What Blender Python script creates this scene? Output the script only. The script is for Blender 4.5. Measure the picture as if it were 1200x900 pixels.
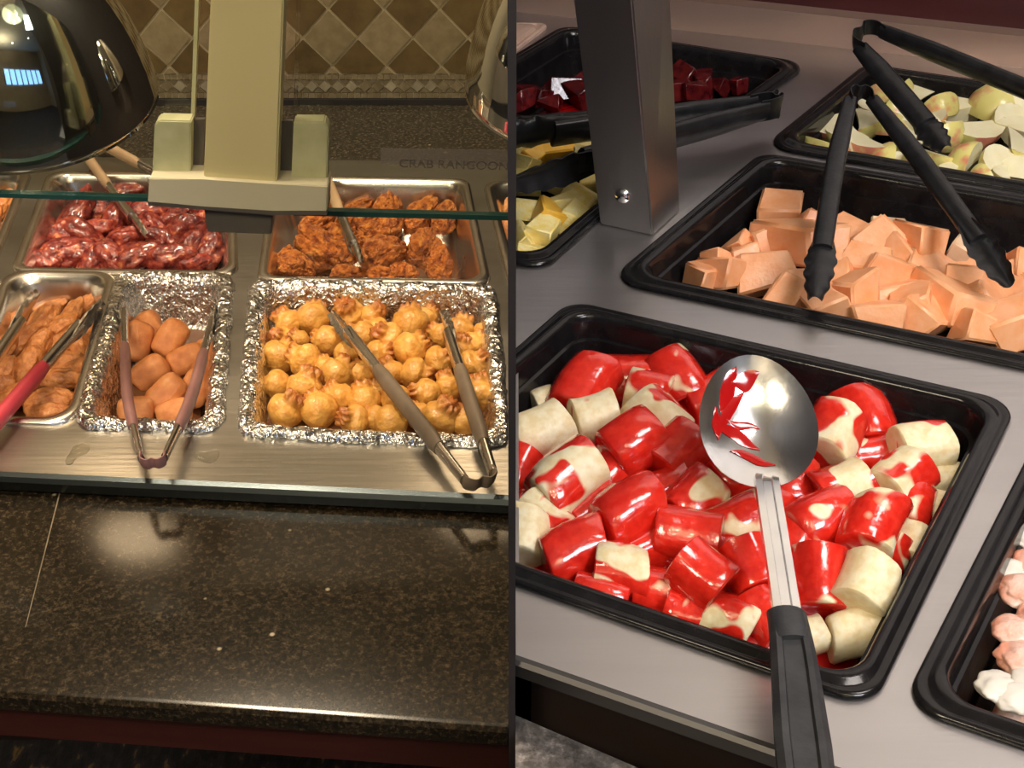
import bpy, bmesh, math, random
from mathutils import Vector, Matrix, noise, Quaternion
random.seed(7)
S = bpy.context.scene
COL = S.collection
for o in list(bpy.data.objects): bpy.data.objects.remove(o)
# ------------------------------------------------------------------ camera
FPX, PITCH, CZ = 1700.0, math.radians(35), 1.85
cd = bpy.data.cameras.new('camera'); cam = bpy.data.objects.new('camera', cd); COL.objects.link(cam)
cam.location = (0, 0, CZ); cam.rotation_euler = (math.pi/2-PITCH, 0, 0)
cd.sensor_width = 36; cd.lens = FPX/1200*36; cd.clip_start = .05
S.camera = cam
# ------------------------------------------------------------------ world, lights, exposure
S.view_settings.view_transform = 'Standard'; S.view_settings.look = 'None'
S.view_settings.gamma = 1; S.view_settings.use_curve_mapping = False
S.view_settings.exposure = 0.0
w = bpy.data.worlds.new('world'); S.world = w; w.use_nodes = True
w.node_tree.nodes['Background'].inputs[0].default_value = (.9, .85, .8, 1)
w.node_tree.nodes['Background'].inputs[1].default_value = .12
def area(name, loc, target, size, power, color, spread=None):
    l = bpy.data.lights.new(name, 'AREA'); l.shape = 'RECTANGLE'; l.size, l.size_y = size
    l.energy = power; l.color = color
    o = bpy.data.objects.new(name, l); COL.objects.link(o); o.location = loc
    o.rotation_euler = (Vector(target)-Vector(loc)).to_track_quat('-Z', 'Y').to_euler()
    return o
area('hot_line_ceiling_light', (-.6, 1.35, 2.9), (-.45, 1.35, .9), (.5, .3), 50, (1, .82, .58))
area('hot_line_front_light', (-.9, -.5, 2.9), (-.4, 1.4, 1.0), (.6, .6), 34, (1, .84, .60))
area('cold_bar_ceiling_light', (1.0, .75, 2.9), (.7, 1.3, 1), (.7, .5), 20, (1, .90, .84))
area('cold_bar_side_light', (1.2, -.5, 2.9), (.5, 1.2, 1), (.8, .8), 54, (.96, .95, 1))
area('room_fill_uplight', (-.5, -3.0, 2.2), (-.5, -3.0, 3), (1.5, 1.0), 40, (1, .85, .65))  # added unseen uplight, brightens the ceiling and walls mirrored in the chrome

# ------------------------------------------------------------------ picture geometry -> places
RV, FV, UV = Vector((1,0,0)), Vector((0, math.cos(PITCH), -math.sin(PITCH))), Vector((0, math.sin(PITCH), math.cos(PITCH)))
C0 = Vector((0, 0, CZ))
def ray(x, y): return FV + RV*((x-600)/FPX) - UV*((y-450)/FPX)
def at(x, y, z):
    d = ray(x, y); return C0 + d*((z-CZ)/d.z)
def aty(x, y, Y):
    d = ray(x, y); return C0 + d*(Y/d.y)
def pxm(p): return ((Vector(p)-C0).dot(FV))/FPX        # metres per pixel at a point

ZL, ZR, ZG = .88, 1.02, .855
# ------------------------------------------------------------------ materials
MATS = {}
def newmat(name):
    m = bpy.data.materials.new(name); m.use_nodes = True; MATS[name] = m
    nt = m.node_tree; return m, nt, nt.nodes['Principled BSDF']
def L(nt, a, b): nt.links.new(a, b)
def mat(name, c1, c2=None, scale=20, rough=.5, metal=0, bump=0, bscale=None, detail=4, stretch=(1,1,1), coat=0, spec=.5,
        rnd=0, ramp=(.35, .65), rrough=None, sss=0, c3=None, bdist=.01):
    m, nt, b = newmat(name)
    b.inputs['Roughness'].default_value = rough; b.inputs['Metallic'].default_value = metal
    b.inputs['Coat Weight'].default_value = coat; b.inputs['Coat Roughness'].default_value = .08
    b.inputs['Specular IOR Level'].default_value = spec
    if sss: b.inputs['Subsurface Weight'].default_value = sss; b.inputs['Subsurface Radius'].default_value = (.02, .01, .006); b.inputs['Subsurface Scale'].default_value = .3
    tc = nt.nodes.new('ShaderNodeTexCoord'); mp = nt.nodes.new('ShaderNodeMapping'); mp.inputs['Scale'].default_value = stretch
    L(nt, tc.outputs['Object'], mp.inputs[0])
    vec = mp.outputs[0]
    if rnd:
        oi = nt.nodes.new('ShaderNodeObjectInfo'); ad = nt.nodes.new('ShaderNodeVectorMath'); ad.operation = 'ADD'
        mu = nt.nodes.new('ShaderNodeMath'); mu.operation = 'MULTIPLY'; mu.inputs[1].default_value = 13.7
        L(nt, oi.outputs['Random'], mu.inputs[0]); L(nt, vec, ad.inputs[0]); L(nt, mu.outputs[0], ad.inputs[1]); vec = ad.outputs[0]
    if c2 is None:
        b.inputs['Base Color'].default_value = (*c1, 1); colout = None
    else:
        n = nt.nodes.new('ShaderNodeTexNoise'); n.inputs['Scale'].default_value = scale; n.inputs['Detail'].default_value = detail
        L(nt, vec, n.inputs['Vector'])
        r = nt.nodes.new('ShaderNodeValToRGB'); e = r.color_ramp.elements
        e[0].position, e[1].position = ramp; e[0].color = (*c1, 1); e[1].color = (*c2, 1)
        if c3: q = e.new(min(1, ramp[1]+.12)); q.color = (*c3, 1)
        L(nt, n.outputs['Fac'], r.inputs[0]); colout = r.outputs[0]
        if rnd:
            hs = nt.nodes.new('ShaderNodeHueSaturation'); mr = nt.nodes.new('ShaderNodeMapRange')
            mr.inputs[3].default_value = 1-rnd; mr.inputs[4].default_value = 1+rnd
            L(nt, oi.outputs['Random'], mr.inputs[0]); L(nt, mr.outputs[0], hs.inputs['Value']); L(nt, colout, hs.inputs['Color']); colout = hs.outputs[0]
        L(nt, colout, b.inputs['Base Color'])
        if rrough:
            mr2 = nt.nodes.new('ShaderNodeMapRange'); mr2.inputs[3].default_value, mr2.inputs[4].default_value = rrough
            L(nt, n.outputs['Fac'], mr2.inputs[0]); L(nt, mr2.outputs[0], b.inputs['Roughness'])
    if bump:
        n2 = nt.nodes.new('ShaderNodeTexNoise'); n2.inputs['Scale'].default_value = bscale or scale; n2.inputs['Detail'].default_value = 5
        L(nt, vec, n2.inputs['Vector'])
        bp = nt.nodes.new('ShaderNodeBump'); bp.inputs['Strength'].default_value = bump; bp.inputs['Distance'].default_value = bdist
        L(nt, n2.outputs['Fac'], bp.inputs['Height']); L(nt, bp.outputs[0], b.inputs['Normal'])
    return m
# metals
mat('steel_top', (.40,.385,.35), (.50,.48,.44), 14, .34, 1, .05, 160, 3, (.06,1,1), rrough=(.26,.42))
mat('steel_cold', (.52,.50,.50), (.60,.58,.58), 9, .4, 1, .04, 120, 3, (.1,1,1), rrough=(.32,.46))
mat('pan_steel', (.62,.58,.53), (.74,.70,.64), 12, .22, 1, .04, 40, rrough=(.16,.32))
mat('post_steel', (.34,.32,.31), (.42,.40,.39), 6, .36, 1, .03, 200, 3, (1,1,.05))
mat('chrome', (.80,.80,.79), None, rough=.04, metal=1)
mat('tong_steel', (.58,.55,.52), (.70,.67,.64), 40, .24, 1, .05, 60)
mat('spoon_steel', (.72,.72,.73), (.80,.80,.80), 30, .2, 1, .03, 60)
mat('lip_steel', (.10,.12,.13), None, rough=.25, metal=1)
mat('lip_cold', (.12,.115,.115), None, rough=.5, metal=1)
# plastics, paint, stone
mat('melamine', (.006,.0055,.006), (.011,.010,.011), 60, .16, 0, .02, 90, spec=.32)
mat('black_nylon', (.008,.008,.009), (.016,.016,.018), 60, .3, 0, .05, 200, spec=.35)
mat('handle_black', (.018,.019,.022), (.032,.033,.037), 50, .42, 0, .06, 220)
mat('grip_red', (.42,.035,.05), (.5,.05,.07), 30, .4)
mat('grip_mauve', (.24,.115,.11), (.30,.15,.14), 30, .42)
mat('grip_taupe', (.14,.105,.075), (.19,.145,.105), 30, .45)
mat('grip_tan', (.46,.29,.17), (.54,.36,.22), 30, .45)
mat('cream_paint', (.56,.48,.24), (.62,.54,.29), 3, .5, 0, .02, 60)
mat('pad_paint', (.40,.39,.21), (.47,.46,.27), 45, .6, 0, .05, 60)
mat('plate_paint', (.52,.47,.33), (.58,.53,.38), 6, .45)
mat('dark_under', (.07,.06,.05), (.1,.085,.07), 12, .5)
mat('divider_black', (.012,.010,.011), (.018,.014,.015), 20, .6)
mat('wood_trim', (.030,.006,.004), (.045,.009,.006), 6, .4, 0, .03, 40, stretch=(.2,1,4))
mat('cabinet_dark', (.02,.012,.01), (.03,.018,.014), 6, .5)
mat('tile_light', (.175,.130,.070), (.235,.180,.105), 60, .45, 0, .12, 200, 6, rnd=.09)
mat('tile_dark', (.080,.048,.015), (.120,.078,.028), 30, .42, 0, .12, 160, 6, rnd=.10)
mat('mosaic_light', (.24,.20,.14), (.31,.265,.195), 60, .45, 0, .1, 200, rnd=.16)
mat('mosaic_dark', (.12,.09,.05), (.19,.15,.095), 60, .45, 0, .1, 200, rnd=.2)
mat('grout', (.36,.29,.18), (.42,.34,.22), 80, .8)
mat('wall_paint', (.30,.24,.17), (.34,.27,.19), 3, .7)
mat('wall_light', (.62,.60,.60), (.66,.64,.64), 3, .7)  # unseen upper wall, invented pale so the cold bar steel reflects brighter
mat('wall_red', (.035,.003,.004), (.05,.005,.006), 4, .5)
mat('back_panel', (.36,.24,.19), (.42,.29,.235), 5, .33, .55, .04, 120, 3, (.15,1,1))
mat('ceiling_paint', (.55,.50,.40), (.60,.55,.44), 3, .8)
mat('beige_tray', (.46,.31,.24), (.52,.36,.28), 20, .35)
mat('carpet', (.008,.007,.008), (.022,.018,.02), 60, .95, 0, .4, 300, ramp=(.45,.6), c3=(.20,.12,.03), stretch=(1,.4,1))
mat('label_ink', (.10,.08,.07), None, rough=.6)
def granite(name, dark, mid, speck, rough, sc=130):
    m, nt, b = newmat(name)
    tc = nt.nodes.new('ShaderNodeTexCoord')
    n1 = nt.nodes.new('ShaderNodeTexNoise'); n1.inputs['Scale'].default_value = sc; n1.inputs['Detail'].default_value = 6; n1.inputs['Roughness'].default_value = .7
    L(nt, tc.outputs['Object'], n1.inputs['Vector'])
    r = nt.nodes.new('ShaderNodeValToRGB'); e = r.color_ramp.elements
    e[0].position, e[1].position = .40, .56; e[0].color = (*dark,1); e[1].color = (*mid,1)
    q = e.new(.70); q.color = (*speck, 1)
    L(nt, n1.outputs['Fac'], r.inputs[0])
    v = nt.nodes.new('ShaderNodeTexVoronoi'); v.inputs['Scale'].default_value = 42; L(nt, tc.outputs['Object'], v.inputs['Vector'])
    r2 = nt.nodes.new('ShaderNodeValToRGB'); e = r2.color_ramp.elements
    e[0].position, e[1].position = .05, .13; e[0].color = (1,1,1,1); e[1].color = (0,0,0,1)
    L(nt, v.outputs['Distance'], r2.inputs[0])
    wn = nt.nodes.new('ShaderNodeMath'); wn.operation = 'GREATER_THAN'; wn.inputs[1].default_value = .86
    sp = nt.nodes.new('ShaderNodeSeparateColor'); L(nt, v.outputs['Color'], sp.inputs[0]); L(nt, sp.outputs[0], wn.inputs[0])
    mm = nt.nodes.new('ShaderNodeMath'); mm.operation = 'MULTIPLY'; L(nt, r2.outputs[0], mm.inputs[0]); L(nt, wn.outputs[0], mm.inputs[1])
    mx = nt.nodes.new('ShaderNodeMix'); mx.data_type = 'RGBA'; L(nt, mm.outputs[0], mx.inputs[0]); L(nt, r.outputs[0], mx.inputs[6]); mx.inputs[7].default_value = (.36,.29,.2,1)
    L(nt, mx.outputs[2], b.inputs['Base Color']); b.inputs['Roughness'].default_value = rough
    return m
granite('granite', (.006,.005,.003), (.022,.0155,.009), (.075,.053,.030), .17, 210)
MATS['granite'].node_tree.nodes['Principled BSDF'].inputs['Specular IOR Level'].default_value = .35
granite('granite_shelf', (.016,.013,.009), (.055,.043,.030), (.13,.10,.07), .26, 210)  # same stone as the ledge, lamp sheen put into a lighter colour
granite('granite_grey', (.05,.045,.045), (.12,.11,.11), (.26,.24,.24), .3, 90)
def foilmat():
    m, nt, b = newmat('foil'); b.inputs['Metallic'].default_value = 1; b.inputs['Base Color'].default_value = (.80,.80,.80,1); b.inputs['Roughness'].default_value = .24
    tc = nt.nodes.new('ShaderNodeTexCoord')
    n = nt.nodes.new('ShaderNodeTexNoise'); n.inputs['Scale'].default_value = 60; n.inputs['Detail'].default_value = 3
    v = nt.nodes.new('ShaderNodeTexVoronoi'); v.inputs['Scale'].default_value = 75
    L(nt, tc.outputs['Object'], n.inputs['Vector']); 
    mx = nt.nodes.new('ShaderNodeMix'); mx.data_type = 'VECTOR'; mx.inputs[0].default_value = .04; L(nt, tc.outputs['Object'], mx.inputs[4]); L(nt, n.outputs['Color'], mx.inputs[5])
    L(nt, mx.outputs[1], v.inputs['Vector'])
    bp = nt.nodes.new('ShaderNodeBump'); bp.inputs['Strength'].default_value = .55; bp.inputs['Distance'].default_value = .008
    L(nt, v.outputs['Distance'], bp.inputs['Height']); L(nt, bp.outputs[0], b.inputs['Normal'])
foilmat()
def glassmat(name, tint, gloss, rough=.03):
    m = bpy.data.materials.new(name); m.use_nodes = True; MATS[name] = m; nt = m.node_tree; nt.nodes.clear()
    o = nt.nodes.new('ShaderNodeOutputMaterial'); t = nt.nodes.new('ShaderNodeBsdfTransparent'); g = nt.nodes.new('ShaderNodeBsdfGlossy')
    t.inputs[0].default_value = (*tint, 1); g.inputs['Roughness'].default_value = rough
    fr = nt.nodes.new('ShaderNodeFresnel'); fr.inputs[0].default_value = 1.45
    mu = nt.nodes.new('ShaderNodeMath'); mu.operation = 'MULTIPLY'; mu.inputs[1].default_value = gloss; L(nt, fr.outputs[0], mu.inputs[0])
    mx = nt.nodes.new('ShaderNodeMixShader'); L(nt, mu.outputs[0], mx.inputs[0]); L(nt, t.outputs[0], mx.inputs[1]); L(nt, g.outputs[0], mx.inputs[2]); L(nt, mx.outputs[0], o.inputs[0])
glassmat('glass', (.96,.98,.95), .8)
glassmat('water', (.97,.97,.95), .35, .08)
mat('glass_edge', (.012,.055,.05), (.02,.07,.062), 20, .15)
def filmmat():
    m = bpy.data.materials.new('label_film'); m.use_nodes = True; MATS['label_film'] = m; nt = m.node_tree; nt.nodes.clear()
    o = nt.nodes.new('ShaderNodeOutputMaterial'); t = nt.nodes.new('ShaderNodeBsdfTransparent'); d = nt.nodes.new('ShaderNodeBsdfDiffuse'); d.inputs[0].default_value = (.22,.19,.17,1)
    mx = nt.nodes.new('ShaderNodeMixShader'); mx.inputs[0].default_value = .45; L(nt, t.outputs[0], mx.inputs[1]); L(nt, d.outputs[0], mx.inputs[2]); L(nt, mx.outputs[0], o.inputs[0])
filmmat()
def emit(name, c, s):
    m = bpy.data.materials.new(name); m.use_nodes = True; MATS[name] = m; b = m.node_tree.nodes['Principled BSDF']
    b.inputs['Base Color'].default_value = (*c,1); b.inputs['Emission Color'].default_value = (*c,1); b.inputs['Emission Strength'].default_value = s
emit('bulb_warm', (1,.86,.6), 30); emit('window_glow', (.25,.5,1), 2.5); emit('lamp_panel', (.85,.85,.55), 1.6); emit('heat_bulb', (1,.72,.42), 1.5)
# foods
mat('wing_glaze', (.11,.010,.012), (.36,.060,.040), 26, .26, 0, .22, 55, 5, rnd=.22, coat=.5, ramp=(.36,.60), c3=(.70,.24,.09), bdist=.006)
mat('fried_crust', (.22,.045,.010), (.62,.20,.042), 30, .42, 0, .5, 75, 7, rnd=.16, ramp=(.34,.58), c3=(.68,.30,.07), bdist=.008)
mat('finger_crust', (.52,.16,.04), (.76,.32,.105), 26, .32, 0, .25, 45, 5, rnd=.10, ramp=(.32,.62), coat=.15)
mat('roll_crust', (.60,.19,.06), (.80,.33,.12), 22, .45, 0, .15, 260, 5, rnd=.10, ramp=(.3,.62), c3=(.86,.46,.24))
mat('melon', (.82,.35,.15), (.88,.46,.25), 18, .32, 0, .08, 90, 4, rnd=.07, sss=.15)
mat('melon_pale', (.82,.56,.36), (.86,.62,.40), 18, .35, 0, .08, 90, 4, rnd=.05, sss=.15)
mat('apple_flesh', (.80,.74,.46), (.86,.80,.55), 22, .35, 0, .05, 90, 4, rnd=.05, sss=.1)
mat('apple_peel', (.74,.66,.22), (.70,.24,.15), 16, .28, 0, 0, rnd=.12, ramp=(.50,.64), coat=.2)
mat('pineapple', (.86,.66,.16), (.92,.80,.40), 26, .3, 0, .25, 120, 5, rnd=.08, stretch=(1,1,3))
mat('mango', (.82,.44,.04), (.88,.54,.08), 20, .3, 0, .08, 90, rnd=.05)
mat('beet', (.045,.003,.005), (.12,.010,.010), 20, .2, 0, .05, 60, rnd=.3, coat=.4)
mat('cream', (.68,.63,.56), (.78,.74,.68), 30, .4, 0, .1, 70)
mat('pink_salad', (.72,.30,.20), (.84,.62,.54), 26, .4, 0, .5, 60, 5, ramp=(.38,.56), c3=(.88,.83,.78))
mat('red_sauce', (.30,.003,.004), (.46,.008,.008), 12, .08, coat=.6)
mat('noodle', (.62,.24,.05), (.74,.38,.10), 30, .35, rnd=.1)
mat('wing_gap_dark', (.05,.006,.005), (.09,.012,.010), 30, .2)  # shade between the wings, put into the bed's colour
mat('bed_dark', (.16,.06,.025), (.26,.11,.045), 16, .3)
def rangoonmat():
    m = mat('rangoon', (.56,.25,.045), (.72,.39,.095), 16, .36, 0, .25, 40, 4, rnd=.10, coat=.12)
    nt = m.node_tree; b = nt.nodes['Principled BSDF']; src = b.inputs['Base Color'].links[0].from_socket
    tc = nt.nodes.new('ShaderNodeTexCoord'); sx = nt.nodes.new('ShaderNodeSeparateXYZ'); L(nt, tc.outputs['Object'], sx.inputs[0])
    n = nt.nodes.new('ShaderNodeTexNoise'); n.inputs['Scale'].default_value = 2.5; L(nt, tc.outputs['Object'], n.inputs['Vector'])
    ad = nt.nodes.new('ShaderNodeMath'); ad.operation = 'MULTIPLY_ADD'; ad.inputs[1].default_value = .9; L(nt, n.outputs['Fac'], ad.inputs[0]); L(nt, sx.outputs['Z'], ad.inputs[2])
    mr = nt.nodes.new('ShaderNodeMapRange'); mr.inputs[1].default_value = 1.0; mr.inputs[2].default_value = 1.6; mr.inputs[4].default_value = .95; L(nt, ad.outputs[0], mr.inputs[0])
    mx = nt.nodes.new('ShaderNodeMix'); mx.data_type = 'RGBA'; mx.inputs[7].default_value = (.36,.10,.022,1)
    L(nt, mr.outputs[0], mx.inputs[0]); L(nt, src, mx.inputs[6]); L(nt, mx.outputs[2], b.inputs['Base Color'])
    # the templates are about one unit in radius: coarser noise
    for nd in nt.nodes:
        if nd.type == 'TEX_NOISE' and nd.inputs['Scale'].default_value > 5: nd.inputs['Scale'].default_value = 2.2 if nd.inputs['Scale'].default_value < 30 else 5
rangoonmat()
for k in ('wing_glaze', 'fried_crust', 'finger_crust', 'roll_crust', 'melon', 'melon_pale', 'apple_flesh', 'apple_peel', 'pineapple', 'mango', 'beet', 'noodle'):
    for nd in MATS[k].node_tree.nodes:            # templates are modelled at about unit radius
        if nd.type == 'TEX_NOISE': nd.inputs['Scale'].default_value /= 14
        if nd.type == 'BUMP': nd.inputs['Distance'].default_value *= 14
def bananamat():
    m, nt, b = newmat('banana')
    tc = nt.nodes.new('ShaderNodeTexCoord'); oi = nt.nodes.new('ShaderNodeObjectInfo')
    mu = nt.nodes.new('ShaderNodeMath'); mu.operation = 'MULTIPLY'; mu.inputs[1].default_value = 37.0; L(nt, oi.outputs['Random'], mu.inputs[0])
    ad = nt.nodes.new('ShaderNodeVectorMath'); ad.operation = 'ADD'; L(nt, tc.outputs['Object'], ad.inputs[0]); L(nt, mu.outputs[0], ad.inputs[1])
    n = nt.nodes.new('ShaderNodeTexNoise'); n.inputs['Scale'].default_value = .5; n.inputs['Detail'].default_value = 1.5; n.inputs['Distortion'].default_value = .3; L(nt, ad.outputs[0], n.inputs['Vector'])
    # how much glaze: the object's own colour, red channel
    so = nt.nodes.new('ShaderNodeSeparateColor'); L(nt, oi.outputs['Color'], so.inputs[0])
    sm = nt.nodes.new('ShaderNodeMath'); sm.operation = 'ADD'; L(nt, n.outputs['Fac'], sm.inputs[0]); L(nt, so.outputs[0], sm.inputs[1])
    r = nt.nodes.new('ShaderNodeValToRGB'); e = r.color_ramp.elements; e[0].position, e[1].position = .97, 1.01; L(nt, sm.outputs[0], r.inputs[0])
    n2 = nt.nodes.new('ShaderNodeTexNoise'); n2.inputs['Scale'].default_value = 3; L(nt, ad.outputs[0], n2.inputs['Vector'])
    r1 = nt.nodes.new('ShaderNodeValToRGB'); e = r1.color_ramp.elements; e[0].position, e[1].position = .35, .65; e[0].color = (.74,.60,.34,1); e[1].color = (.82,.74,.52,1); L(nt, n2.outputs['Fac'], r1.inputs[0])
    r2 = nt.nodes.new('ShaderNodeValToRGB'); e = r2.color_ramp.elements; e[0].position, e[1].position = .35, .7; e[0].color = (.60,.015,.008,1); e[1].color = (.73,.032,.017,1); L(nt, n2.outputs['Fac'], r2.inputs[0])
    mx = nt.nodes.new('ShaderNodeMix'); mx.data_type = 'RGBA'; L(nt, r.outputs[0], mx.inputs[0]); L(nt, r1.outputs[0], mx.inputs[6]); L(nt, r2.outputs[0], mx.inputs[7]); L(nt, mx.outputs[2], b.inputs['Base Color'])
    mr = nt.nodes.new('ShaderNodeMapRange'); mr.inputs[3].default_value, mr.inputs[4].default_value = .42, .16; L(nt, r.outputs[0], mr.inputs[0]); L(nt, r.outputs[0], b.inputs['Coat Weight']); b.inputs['Coat Roughness'].default_value = .04; L(nt, mr.outputs[0], b.inputs['Roughness'])
    bp = nt.nodes.new('ShaderNodeBump'); bp.inputs['Strength'].default_value = .06; bp.inputs['Distance'].default_value = .05
    n3 = nt.nodes.new('ShaderNodeTexNoise'); n3.inputs['Scale'].default_value = 2.6; n3.inputs['Detail'].default_value = 4; L(nt, ad.outputs[0], n3.inputs['Vector']); L(nt, n3.outputs['Fac'], bp.inputs['Height']); L(nt, bp.outputs[0], b.inputs['Normal'])
bananamat()

# ------------------------------------------------------------------ object helpers
def tag(o, label=None, cat=None, group=None, kind=None):
    if label: o['label'] = label
    if cat: o['category'] = cat
    if group: o['group'] = group
    if kind: o['kind'] = kind
    return o
def empty(name, loc, label, cat, group=None):
    o = bpy.data.objects.new(name, None); o.empty_display_size = .05; COL.objects.link(o); o.location = loc
    return tag(o, label, cat, group)
def clip_bm(bm, side):
    # the divider panel stands in the plane x = 0: things that butt against it end there
    g = bm.verts[:]+bm.edges[:]+bm.faces[:]
    x = side*.0028
    bmesh.ops.bisect_plane(bm, geom=g, plane_co=(x,0,0), plane_no=(side,0,0), clear_inner=True, clear_outer=False)
    es = [e for e in bm.edges if e.is_boundary and all(abs(v.co.x-x) < 1e-5 for v in e.verts)]
    if es:
        try: bmesh.ops.holes_fill(bm, edges=es, sides=0)
        except Exception: pass
def obj(name, bm, m, parent=None, smooth=35, clip=0, origin=None):
    """bm is in world coordinates; becomes one mesh object whose origin is its base centre (or the parent's)"""
    if clip: clip_bm(bm, clip)
    me = bpy.data.meshes.new(name)
    bmesh.ops.recalc_face_normals(bm, faces=bm.faces[:])
    if parent is not None: off = Vector(parent.matrix_world.translation) if False else PLOC[parent.name]
    elif origin is not None: off = Vector(origin)
    elif bm.verts:
        xs = [v.co for v in bm.verts]
        off = Vector((sum(v.x for v in xs)/len(xs), sum(v.y for v in xs)/len(xs), min(v.z for v in xs)))
    else: off = Vector()
    bmesh.ops.translate(bm, verts=bm.verts[:], vec=-off)
    bm.to_mesh(me); bm.free()
    ms = m if isinstance(m, (list, tuple)) else [m]
    for k in ms: me.materials.append(MATS[k])
    if smooth:
        me.polygons.foreach_set('use_smooth', [True]*len(me.polygons))
        if smooth < 180: me.set_sharp_from_angle(angle=math.radians(smooth))
    o = bpy.data.objects.new(name, me); COL.objects.link(o)
    if parent is not None: o.parent = parent; PLOC[o.name] = off
    else: o.location = off; PLOC[o.name] = off
    return o
PLOC = {}
def thing(name, loc, label, cat, group=None):
    o = empty(name, loc, label, cat, group); PLOC[o.name] = Vector(loc); return o
def loft(loops, cap0=False, cap1=False, closed=True, bm=None):
    bm = bm or bmesh.new(); R = [[bm.verts.new(p) for p in lp] for lp in loops]
    n = len(loops[0])
    for a, b in zip(R, R[1:]):
        for i in range(n if closed else n-1):
            j = (i+1) % n; bm.faces.new((a[i], a[j], b[j], b[i]))
    if cap0: bm.faces.new(R[0][::-1])
    if cap1: bm.faces.new(R[-1])
    return bm
def prism(poly, dvec, bm=None):
    """closed solid from a planar polygon and an extrusion vector"""
    d = Vector(dvec); a = [Vector(p) for p in poly]
    return loft([a, [p+d for p in a]], True, True, bm=bm)
def box(lo, hi, bm=None, bevel=0):
    bm2 = bmesh.new()
    x0,y0,z0 = lo; x1,y1,z1 = hi
    prism([(x0,y0,z0),(x1,y0,z0),(x1,y1,z0),(x0,y1,z0)], (0,0,z1-z0), bm2)
    if bevel: bmesh.ops.bevel(bm2, geom=bm2.edges[:], offset=bevel, segments=2, affect='EDGES')
    return bm2
def bev(bm, r, seg=2):
    bmesh.ops.bevel(bm, geom=bm.edges[:], offset=r, segments=seg, affect='EDGES', clamp_overlap=True); return bm
def rquad(c, inset, r, z, na=7, ns=1):
    """rounded quadrilateral loop: corners c (xy, counter-clockwise), moved in by inset, corner radius r"""
    c = [Vector((p[0], p[1])) for p in c]; n = len(c); P = []
    lines = []
    for i in range(n):
        a, b = c[i], c[(i+1)%n]; d = (b-a).normalized(); nn = Vector((-d.y, d.x)); lines.append((a+nn*inset, d))
    def isec(l1, l2):
        (p, d), (q, e) = l1, l2; den = d.x*e.y-d.y*e.x; t = ((q.x-p.x)*e.y-(q.y-p.y)*e.x)/den; return p+d*t
    cs = [isec(lines[i-1], lines[i]) for i in range(n)]
    arcs = []
    for i in range(n):
        p = cs[i]; d0 = (cs[i-1]-p).normalized(); d1 = (cs[(i+1)%n]-p).normalized()
        half = math.acos(max(-1, min(1, d0.dot(d1))))/2; t = r/math.tan(half); mid = (d0+d1).normalized(); cen = p+mid*(r/math.sin(half))
        s = p+d0*t-cen; e = p+d1*t-cen; a0 = math.atan2(s.y, s.x); a1 = math.atan2(e.y, e.x); da = (a1-a0+math.pi) % (2*math.pi)-math.pi
        arcs.append([cen+Vector((math.cos(a0+da*k/na), math.sin(a0+da*k/na)))*r for k in range(na+1)])
    for i in range(n):
        P += arcs[i]
        a, b = arcs[i][-1], arcs[(i+1)%n][0]
        for k in range(1, ns): P.append(a+(b-a)*(k/ns))
    return [Vector((p.x, p.y, z)) for p in P]
def Q(pts, z): return [at(x, y, z).to_2d() for x, y in pts]
def centre(c, z): 
    v = sum((Vector((p[0], p[1])) for p in c), Vector((0,0)))/len(c); return Vector((v.x, v.y, z))
def sweep(path, sect, up, bm=None, caps=True, close=True):
    """path: points; sect(i,t) -> list of (a,b) offsets along side and up; up: reference vector"""
    loops = []; n = len(path)
    for i, p in enumerate(path):
        d = (path[min(i+1, n-1)]-path[max(i-1, 0)]).normalized(); upv = up(i) if callable(up) else up
        s = d.cross(upv).normalized(); u = s.cross(d).normalized()
        loops.append([p+s*a+u*b for a, b in sect(i, i/(n-1))])
    return loft(loops, caps, caps, bm=bm)
def ell(a, b, n=10): return [(a*math.cos(2*math.pi*k/n), b*math.sin(2*math.pi*k/n)) for k in range(n)]
def bez(pts, n=14):
    """Catmull-Rom through points"""
    P = [Vector(p) for p in pts]; P = [P[0]*2-P[1]]+P+[P[-1]*2-P[-2]]; out = []
    m = len(P)-3
    for i in range(m):
        p0,p1,p2,p3 = P[i:i+4]; k = max(2, n//m)
        for j in range(k+(1 if i == m-1 else 0)):
            t = j/k; out.append(.5*((2*p1)+(p2-p0)*t+(2*p0-5*p1+4*p2-p3)*t*t+(3*p1-p0-3*p2+p3)*t**3))
    return out
def lathe(prof, cen, n=48, axis=Vector((0,0,1)), bm=None, cap0=False, cap1=False):
    q = Vector((0,0,1)).rotation_difference(axis)
    return loft([[Vector(cen)+q@Vector((r*math.cos(2*math.pi*k/n), r*math.sin(2*math.pi*k/n), h)) for k in range(n)] for r, h in prof], cap0, cap1, bm=bm)
def struct(name, bm, m, label=None, cat=None, **k):
    o = obj(name, bm, m, None, **k); o['kind'] = 'structure'
    if label: o['label'] = label
    if cat: o['category'] = cat
    return o

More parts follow.
